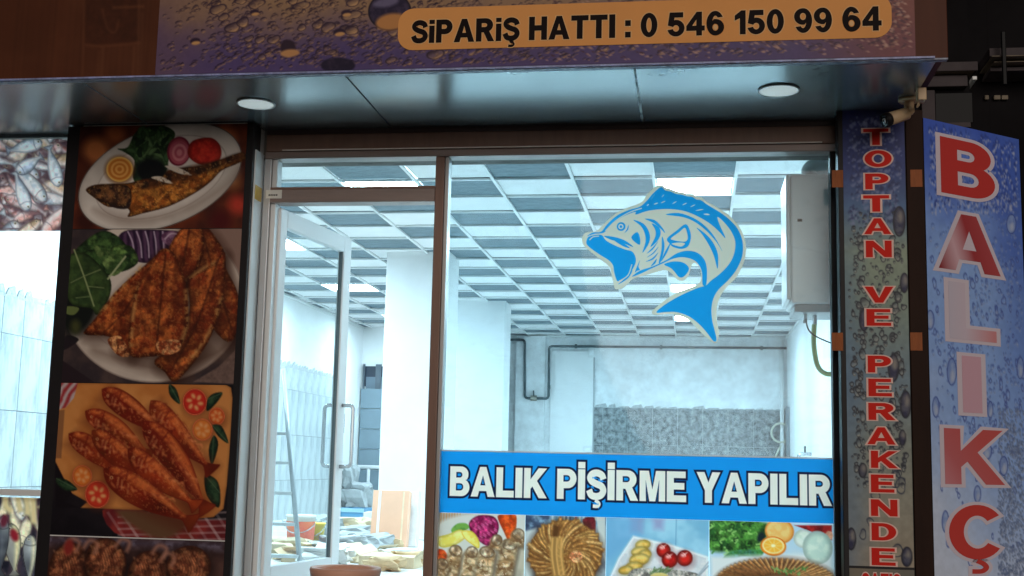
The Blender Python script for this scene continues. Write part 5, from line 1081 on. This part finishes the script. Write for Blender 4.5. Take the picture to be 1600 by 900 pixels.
box('riser_boxing', XR - .05, XR - .002, YB - .5, YB - .2, 0, 1.75, mat('grey boxing', (.2, .23, .25), .6), wp)
lo = at(1220, 676, YB - .2); r_ = .14
hs = thing('hose_coil', 'pale hose ending in a loop in front of the marble tiles', 'hose', (lo.x, YB - .2, lo.z))
MB().tube([Vector((lo.x + r_ * math.cos(a), YB - .2 + .02 * a, lo.z + r_ * 1.05 * math.sin(a))) for a in np.linspace(-.4, 5.9, 30)] + [Vector((lo.x - .02, YB - .1, lo.z - .25)), Vector((lo.x - .22, YB - .15, lo.z - .7)), Vector((lo.x - .3, YB - .2, 0.02))], .018, 8).build('hose', mat('pale hose', (.62, .62, .52), .5), hs, smooth=True)
for (px, py, w, h, lbl) in ((925, 551, .12, .16, 'small white junction box near the ceiling on the back wall'), (918, 702, .14, .08, 'low white switch box beside the marble tiles')):
    q = at(px, py, YB); t = thing('wall_box', lbl, 'switch box', (q.x, YB - .03, q.z)); box('case', q.x - w / 2, q.x + w / 2, YB - .06, YB - .032, q.z - h / 2, q.z + h / 2, M_white, t, bevel=.006); box('cover', q.x - w * .3, q.x + w * .3, YB - .066, YB - .0605, q.z - h * .3, q.z + h * .3, M_plaster_old, t)
q = at_x(1268, 712, XR); t = thing('wall_tap', 'small tap on the white side wall above the banner end', 'tap', (XR - .05, q.y, q.z))
MB().tube(bend([(XR, q.y, q.z + .02), (XR - .16, q.y, q.z + .02), (XR - .16, q.y, q.z - .1)], .05), .022, 8).build('spout', M_steel, t, smooth=True); MB().tube([(XR - .08, q.y, q.z + .02), (XR - .08, q.y, q.z + .12)], .014, 8).build('handle', M_pipe, t)

# opening with a dark window and a grey panel in the far left corner
ow = thing('back_window', 'small dark window above a grey blue partition at the far end', 'window', (-5, YBL - .02, 1.2))
a, b = at(568, 572, YBL - .02), at(612, 604, YBL - .02)
box('dark_pane', a.x, b.x, YBL - .012, YBL - .003, b.z, a.z, mat('dark glass', (.02, .03, .05), .1), ow); fw = MB()
for (p, q_) in ((a.x, a.x + .03), (b.x - .03, b.x), ((a.x + b.x) / 2 - .03, (a.x + b.x) / 2 + .06)): fw.box(p, q_, YBL - .04, YBL - .0125, b.z - .05, a.z + .03)
fw.build('mullions', M_grey_metal, ow); box('bottom_rail', a.x, b.x, YBL - .045, YBL - .013, b.z - .10, b.z - .051, M_white, ow); box('lower_sash', a.x + .05, b.x, YBL - .018, YBL - .003, b.z - .04, b.z + .15, mat('grey sash', (.12, .16, .20), .4), ow)
pr_ = thing('partition', 'low grey blue boarded partition with a handrail by the far wall', 'partition', (-4.9, YBL - .3, 0))
M_gbb = mat('grey blue board', (.17, .23, .27), .5, vary=.05)
zt2 = at(585, 607, YBL - .1).z
for k in range(6): box('board', XL + .02, -4.0, YBL - .09, YBL - .06, k * zt2 / 6 + .004, (k + 1) * zt2 / 6 - .004, M_gbb, pr_)
zr = at(585, 730, YBL - .3).z; MB().tube([(XL + .05, YBL - .3, zr), (-4.0, YBL - .3, zr)], .03, 8).build('handrail', M_white, pr_, smooth=True)
for x in (-5.0, -4.2): MB().tube([(x, YBL - .3, 0), (x, YBL - .3, zr)], .025, 8).build('rail_post', M_white, pr_)
# crumpled plastic sheet on the wall end
def crumple(name, cx, cy, cz, sx, sy, sz, m, parent, seed, amp=.3, n=7):
    r = np.random.default_rng(seed); v = []; f = []
    bm = bmesh.new(); bmesh.ops.create_icosphere(bm, subdivisions=3, radius=1)
    ph = r.uniform(0, 6, (4, 3)); fr_ = r.uniform(2, 6, (4, 3))
    for q in bm.verts:
        d = sum(math.sin(fr_[k] @ np.array(q.co) + ph[k, 0]) for k in range(4)) / 4 + .35 * r.uniform(-1, 1)
        s_ = 1 + amp * d; w = Vector((abs(q.co.x) ** .6 * (1 if q.co.x > 0 else -1), abs(q.co.y) ** .6 * (1 if q.co.y > 0 else -1), abs(q.co.z) ** .6 * (1 if q.co.z > 0 else -1)))
        z = cz + sz / 2 + w.z * s_ * sz / 2; v.append((cx + w.x * s_ * sx / 2, cy + w.y * s_ * sy / 2, max(z, cz + .002)))
    bm.verts.index_update(); f = [tuple(q.index for q in g.verts) for g in bm.faces]; bm.free(); return obj(name, v, f, m, parent)
M_card = mat('cardboard', rgb(206, 178, 140)[:3], .8, vary=.12, scale=8); M_card2 = mat('pale cardboard', rgb(222, 204, 172)[:3], .8, vary=.1, scale=8); M_paper = mat('white paper', (.78, .78, .76), .7, vary=.05, scale=6)
M_grey_bag = mat('grey sack', (.42, .45, .46), .7, vary=.15, scale=6)
q = at_z(575, 795, .5)
t = thing('plastic_sheet', 'crumpled grey plastic sheet hanging at the end of the tiled wall', 'plastic sheet', (-5.0, 11.6, .5)); 
tag(t); crumple('sheet', -4.98, 11.7, .02, .46, .5, .42, M_grey_bag, t, 4, .35); crumple('sheet_fold', -5.1, 11.65, .36, .2, .3, .34, M_grey_bag, t, 5, .35)
t = thing('blue_crate', 'open blue plastic crate on the floor behind the leaning cardboard', 'crate', (-3.8, 6.6, 0))
q = at_z(560, 828, 0.12); X, Y = at(560, 812, 7.2).x, 7.2; zt3 = at(560, 795, 7.2).z; zb3 = at(560, 822, 7.2).z; x0, x1 = at(524, 812, 7.2).x, at(566, 812, 7.2).x; M_bc = mat('blue plastic', rgb(84, 138, 172)[:3], .5)
box('base', x0, x1, 7.2, 7.7, max(zb3, .001), zb3 + .02, M_bc, t)
box('front_side', x0, x1, 7.2, 7.22, zb3 + .021, zt3, M_bc, t); box('rear_side', x0, x1, 7.68, 7.70, zb3 + .021, zt3, M_bc, t); box('end_side', x0, x0 + .02, 7.221, 7.679, zb3 + .021, zt3, M_bc, t); box('end_side', x1 - .02, x1, 7.221, 7.679, zb3 + .021, zt3, M_bc, t)
box('rim', x0 - .015, x1 + .015, 7.185, 7.199, zt3 - .04, zt3 + .004, mat('pale blue rim', rgb(150, 190, 206)[:3], .5), t)
t2 = thing('crate_stand', 'grey box under the blue crate', 'box', (X, 7.4, 0)); box('box', x0 - .1, x1 + .05, 7.15, 7.75, 0, zb3 - .002, M_plaster_old, t2, bevel=.01); box('lid', x0 - .11, x1 + .06, 7.14, 7.149, zb3 - .06, zb3 - .003, M_white, t2)
def carton(name, lbl, px0, px1, py0, Y, d, m, rot=0, tilt=0, flaps=True, cat='box', base=0, group=None):
    a_ = at(px0, py0, Y); b_ = at(px1, py0, Y); w = b_.x - a_.x; h = max(.04, a_.z - base); c_ = Vector(((a_.x + b_.x) / 2, Y + d / 2, base)); t = thing(name, lbl, cat, c_, group)
    o = MB().box(c_.x - w / 2, c_.x + w / 2, Y, Y + d, base, base + h).build('carton', m, t, bevel=.004)
    if flaps:
        for sg_ in (-1, 1): MB().add([(c_.x + sg_ * w / 2, Y, base + h), (c_.x + sg_ * w / 2, Y + d, base + h), (c_.x + sg_ * (w / 2 + .06), Y + d, base + h + .05), (c_.x + sg_ * (w / 2 + .06), Y, base + h + .05), (c_.x + sg_ * w / 2, Y, base + h + .004), (c_.x + sg_ * w / 2, Y + d, base + h + .004), (c_.x + sg_ * (w / 2 + .06), Y + d, base + h + .054), (c_.x + sg_ * (w / 2 + .06), Y, base + h + .054)], [(0, 1, 2, 3), (4, 7, 6, 5), (0, 3, 7, 4), (1, 5, 6, 2), (2, 6, 7, 3)]).build('flap', m, t)
    t.rotation_euler = (tilt, 0, rot); return t, c_, w, h
carton('white_carton', 'white printed carton between the blue crate and the leaning cardboard', 566, 592, 800, 6.4, .3, M_paper, .1, flaps=False)
# big brown cardboard sheet leaning on the column
t, c_, w, h = carton('leaning_cardboard', 'tall brown cardboard package leaning against the white column', 580, 637, 766, 4.35, .10, mat('smooth brown cardboard', rgb(222, 176, 148)[:3], .7, vary=.05, scale=4), 0, -.16, flaps=False, cat='package')
box('tape_strip', c_.x - w * .34, c_.x - w * .27, 4.346, 4.3495, .01, h * .98, M_paper, t); box('tape_strip', c_.x + w * .33, c_.x + w * .37, 4.346, 4.3495, h * .1, h * .98, M_card2, t)
carton('grey_board_stack', 'thin torn grey boards stacked beside the leaning cardboard', 636, 652, 768, 4.55, .12, M_plaster_old, 0, -.12, flaps=False, cat='boards')
t, c_, w, h = carton('flat_carton', 'flattened printed cardboard box lying at the foot of the leaning package', 562, 650, 868, 2.3, .5, M_card2, -.04, flaps=True)
text_part('lettering', 'UTOKO', face_map(c_.x - w * .16, c_.x + w * .24, h * .25, h * .75, 2.297), mat('brown ink', rgb(150, 84, 60)[:3], .7), t)
carton('pale_carton', 'long pale carton lying across the flattened box', 598, 646, 858, 2.9, .25, M_paper, .12, flaps=False)
carton('cardboard_box', 'small open cardboard box by the foot of the door leaf', 534, 566, 850, 4.2, .3, M_card, .3)
carton('torn_box', 'torn cardboard piece in the middle of the rubbish', 548, 592, 862, 2.9, .3, M_card2, -.25)
carton('low_box', 'low cardboard box behind the red pail', 436, 500, 874, 2.5, .4, M_card, .1)
for k, (px, py, Y, s_, m_, nm, lb_) in enumerate(((515, 870, 3.0, .26, M_paper, 'paper_bag', 'crumpled white paper bag beside the red pail'), (545, 876, 2.9, .20, M_paper, 'paper_bag', 'crumpled white paper by the bottom of the door leaf'), (560, 838, 5.0, .34, M_grey_bag, 'cement_sack', 'slumped grey cement sack behind the paper scraps'), (545, 845, 4.6, .26, M_grey_bag, 'cement_sack', 'folded dark sack behind the door leaf'), (590, 850, 4.1, .26, M_card, 'paper_scrap', 'crumpled brown paper in front of the leaning package'), (575, 880, 2.7, .16, M_card2, 'paper_scrap', 'small torn paper just behind the flower pot'), (490, 830, 6.0, .40, M_grey_bag, 'rubble_sack', 'dark rubble sack near the tiled wall seen through the leaf'), (540, 832, 6.2, .4, M_card2, 'paper_sack', 'pale paper sack in front of the blue crate'), (610, 878, 2.8, .2, M_paper, 'paper_scrap', 'white paper scrap on the floor before the flattened box'), (462, 880, 2.8, .22, M_card, 'paper_scrap', 'brown paper heap under the pail'))):
    X = at(px, py, Y).x; t = thing(nm, lb_, 'rubbish', (X, Y, 0)); crumple('crumpled_sheet', X, Y, 0, s_ * 1.3, s_, max(.05, s_ * .45), m_, t, 20 + k, .45)
for k in range(6):
    r_ = np.random.default_rng(60 + k); Y = r_.uniform(2.6, 5); X = at(500 + 24 * k, 860, Y).x
    t = thing('wood_offcut', ['short wood offcut nearest the door jamb', 'second wood offcut from the door jamb', 'third wood offcut from the door jamb', 'fourth wood offcut from the door jamb', 'fifth wood offcut from the door jamb', 'wood offcut nearest the brown mullion'][k], 'offcut', (X, Y, 0), 'wood offcuts on the shop floor'); a_ = r_.uniform(0, 3)
    MB().obox((X, Y, .0), (.3 * math.cos(a_), .3 * math.sin(a_), 0), (-.05 * math.sin(a_), .05 * math.cos(a_), 0), (0, 0, .03)).build('stick', M_card, t)
for k, (px, py, Y, s_, m_, lb_) in enumerate(((505, 876, 2.4, .26, M_paper, 'bluish white bag in front of the yellow tub'), (530, 860, 3.4, .3, M_grey_bag, 'grey sack just behind the end stile of the door leaf'), (572, 846, 3.9, .28, M_grey_bag, 'dark grey torn sack left of the leaning package'), (640, 870, 2.6, .2, M_card, 'brown torn card beside the brown mullion'), (440, 872, 2.9, .3, M_card2, 'pale torn card at the hinge side of the door'), (600, 882, 2.1, .18, M_card, 'brown scrap in front of the lettered carton'))):
    X = at(px, py, Y).x; t = thing('rubbish_bag', lb_, 'rubbish', (X, Y, 0)); crumple('crumpled_sheet', X, Y, 0, s_ * 1.4, s_, max(.05, s_ * .5), m_, t, 90 + k, .5)
cd = thing('conduit', 'thin grey vertical conduit at the edge of the dark marble tiles', 'conduit', (at(928, 600, YB).x, YB - .02, 0))
MB().tube([(at(928, 600, YB).x, YB - .022, .2), (at(928, 600, YB).x, YB - .022, at(928, 552, YB).z)], .014, 6).build('tube', mat('grey conduit', (.4, .43, .45), .5), cd)
# pail
q = at(468, 866, 3.2); pl_ = thing('paint_pail', 'white lidded pail with a red label seen through the door glass', 'pail', (q.x, 3.2, 0)); cz = .30; rz = .115
MB().lathe([(.001, .0), (.100, 0), (rz, cz), (rz + .006, cz), (rz + .006, cz + .02), (.001, cz + .02)], (q.x, 3.2, 0), 28).build('tub', M_paper, pl_, smooth=True)
MB().lathe([(.1035, .05), (rz + .001, cz - .03)], (q.x, 3.2, 0), 28).build('label', mat('red label', rgb(206, 60, 50)[:3], .5, colour2=rgb(220, 120, 60)[:3], scale=9), pl_, smooth=True)
MB().tube([Vector((q.x + .12 * math.cos(a_), 3.2 - .13 * math.sin(a_) * .9, .26 - .08 * math.sin(a_))) for a_ in np.linspace(0, math.pi, 12)], .005, 6).build('bail', M_steel, pl_)
q = at(487, 866, 3.4); yb_ = thing('yellow_tub', 'small yellow tub next to the white pail', 'tub', (q.x, 3.4, 0)); MB().lathe([(.001, 0), (.08, 0), (.10, .24), (.106, .24), (.106, .252), (.09, .252), (.072, .02), (.001, .02)], (q.x, 3.4, 0), 24).build('tub', mat('yellow plastic', rgb(236, 206, 60)[:3], .45), yb_, smooth=True); MB().tube([Vector((q.x + .11 * math.cos(a_), 3.4 - .1 * math.sin(a_), .24 - .1 * math.sin(a_))) for a_ in np.linspace(0, math.pi, 10)], .004, 6).build('bail', M_steel, yb_)
# ladder
la, lb2 = at(441, 600, 1.75), at(471, 902, 1.18); lb2.z = 0.0
ld = thing('step_ladder', 'aluminium ladder leaning behind the glass of the open door', 'ladder', (lb2.x - .2, 1.2, 0)); M_alu = mat('dull aluminium', (.40, .44, .46), .4, metal=.5)
for dx in (0, -.40): MB().tube([Vector((lb2.x + dx, lb2.y, 0)), Vector((la.x + dx * .7, la.y, la.z + .1))], .017, 8).build('rail', M_alu, ld, smooth=True)
for k in range(1, 6):
    s_ = k / 6.5 - .05; p = lb2.lerp(la, s_); MB().obox((p.x - .40 + .12 * s_, p.y - .03, p.z), (.40 - .12 * s_, 0, 0), (0, .07, 0), (0, 0, .02)).build('tread', M_white, ld)
# flower pot outside the door
q = at(540, 890, -.32); pr0 = .182; zt4 = q.z + .012; z00 = -.0215
po = thing('flower_pot', 'wide terracotta flower pot on the step in front of the door', 'flower pot', (q.x, -.32, z00))
MB().lathe([(.001, z00), (.11, z00), (.12, z00 + .01), (.158, zt4 - .055), (.164, zt4 - .05), (.176, zt4 - .042), (.182, zt4 - .012), (.178, zt4), (.168, zt4), (.160, zt4 - .012), (.150, zt4 - .05), (.145, zt4 - .06)], (q.x, -.32, 0), 48).build('pot', M_terracotta, po, smooth=True)
MB().lathe([(.146, zt4 - .055), (.07, zt4 - .048), (.001, zt4 - .05)], (q.x, -.32, 0), 32).build('soil', mat('soil', (.09, .07, .05), .95, vary=.3, scale=30, bump=.6), po)

# ------------------------------------------------------------------ neighbouring building in the dark
M_nb = mat('facade darkened for shade', (.010, .009, .010), .95, vary=.3, scale=2, spec=.1); M_ledge = mat('ledge stone darkened for shade', (.085, .072, .076), .9, vary=.2, scale=4, spec=.1); M_cream = mat('weathered cornice', (.22, .18, .13), .8, vary=.25, scale=6); M_dglass = mat('black pane', (.004, .004, .005), .4, spec=.1)  # facade and ledge colours darkened to imitate walls the street light misses
YN = .10
nbld = thing('neighbour_building', 'dark neighbouring house with stone ledges behind the angled sign', 'building', (4, .4, -.8))
def nbx(name, x0, y0, x1, y1, m, d=.3, Y=.10, dy=0): a_, b_ = at(x0, y1, Y), at(x1, y0, Y); return box(name, a_.x, b_.x, Y - d, Y + dy, a_.z, b_.z, m, nbld, bevel=.004)
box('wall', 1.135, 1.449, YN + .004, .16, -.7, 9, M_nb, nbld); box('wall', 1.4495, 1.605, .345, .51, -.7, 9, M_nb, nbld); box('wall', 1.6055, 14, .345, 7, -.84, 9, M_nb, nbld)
nbx('ledge', 1436, 104, 1522, 120, M_ledge, .09); nbx('ledge_lower', 1436, 122.5, 1508, 141, M_ledge, .06); nbx('ledge_shelf', 1436, 120.4, 1516, 122.2, M_cream, .10)
nbx('post', 1441, 143, 1459, 260, M_ledge, .03); nbx('window', 1461, 145, 1519, 194, M_dglass, .012); nbx('sill', 1455, 193, 1515, 202, M_ledge, .03)
YB2 = .34
nbx('balcony_slab', 1530, 95, 1680, 111, M_ledge, .25, YB2); nbx('cornice', 1530, 112, 1640, 116, M_cream, .30, YB2); nbx('cornice', 1536, 117.5, 1630, 121, M_cream, .26, YB2); nbx('balcony_panel', 1534, 121.5, 1620, 129, M_ledge, .2, YB2)
nbx('downpipe', 1545, 80, 1549, 160, M_dglass, .325, YB2, -.305)
for (x0, x1) in ((1538, 1544), (1552, 1562), (1564, 1574)): nbx('window_pane', x0, 150, x1, 157, M_cream, .02, YB2)
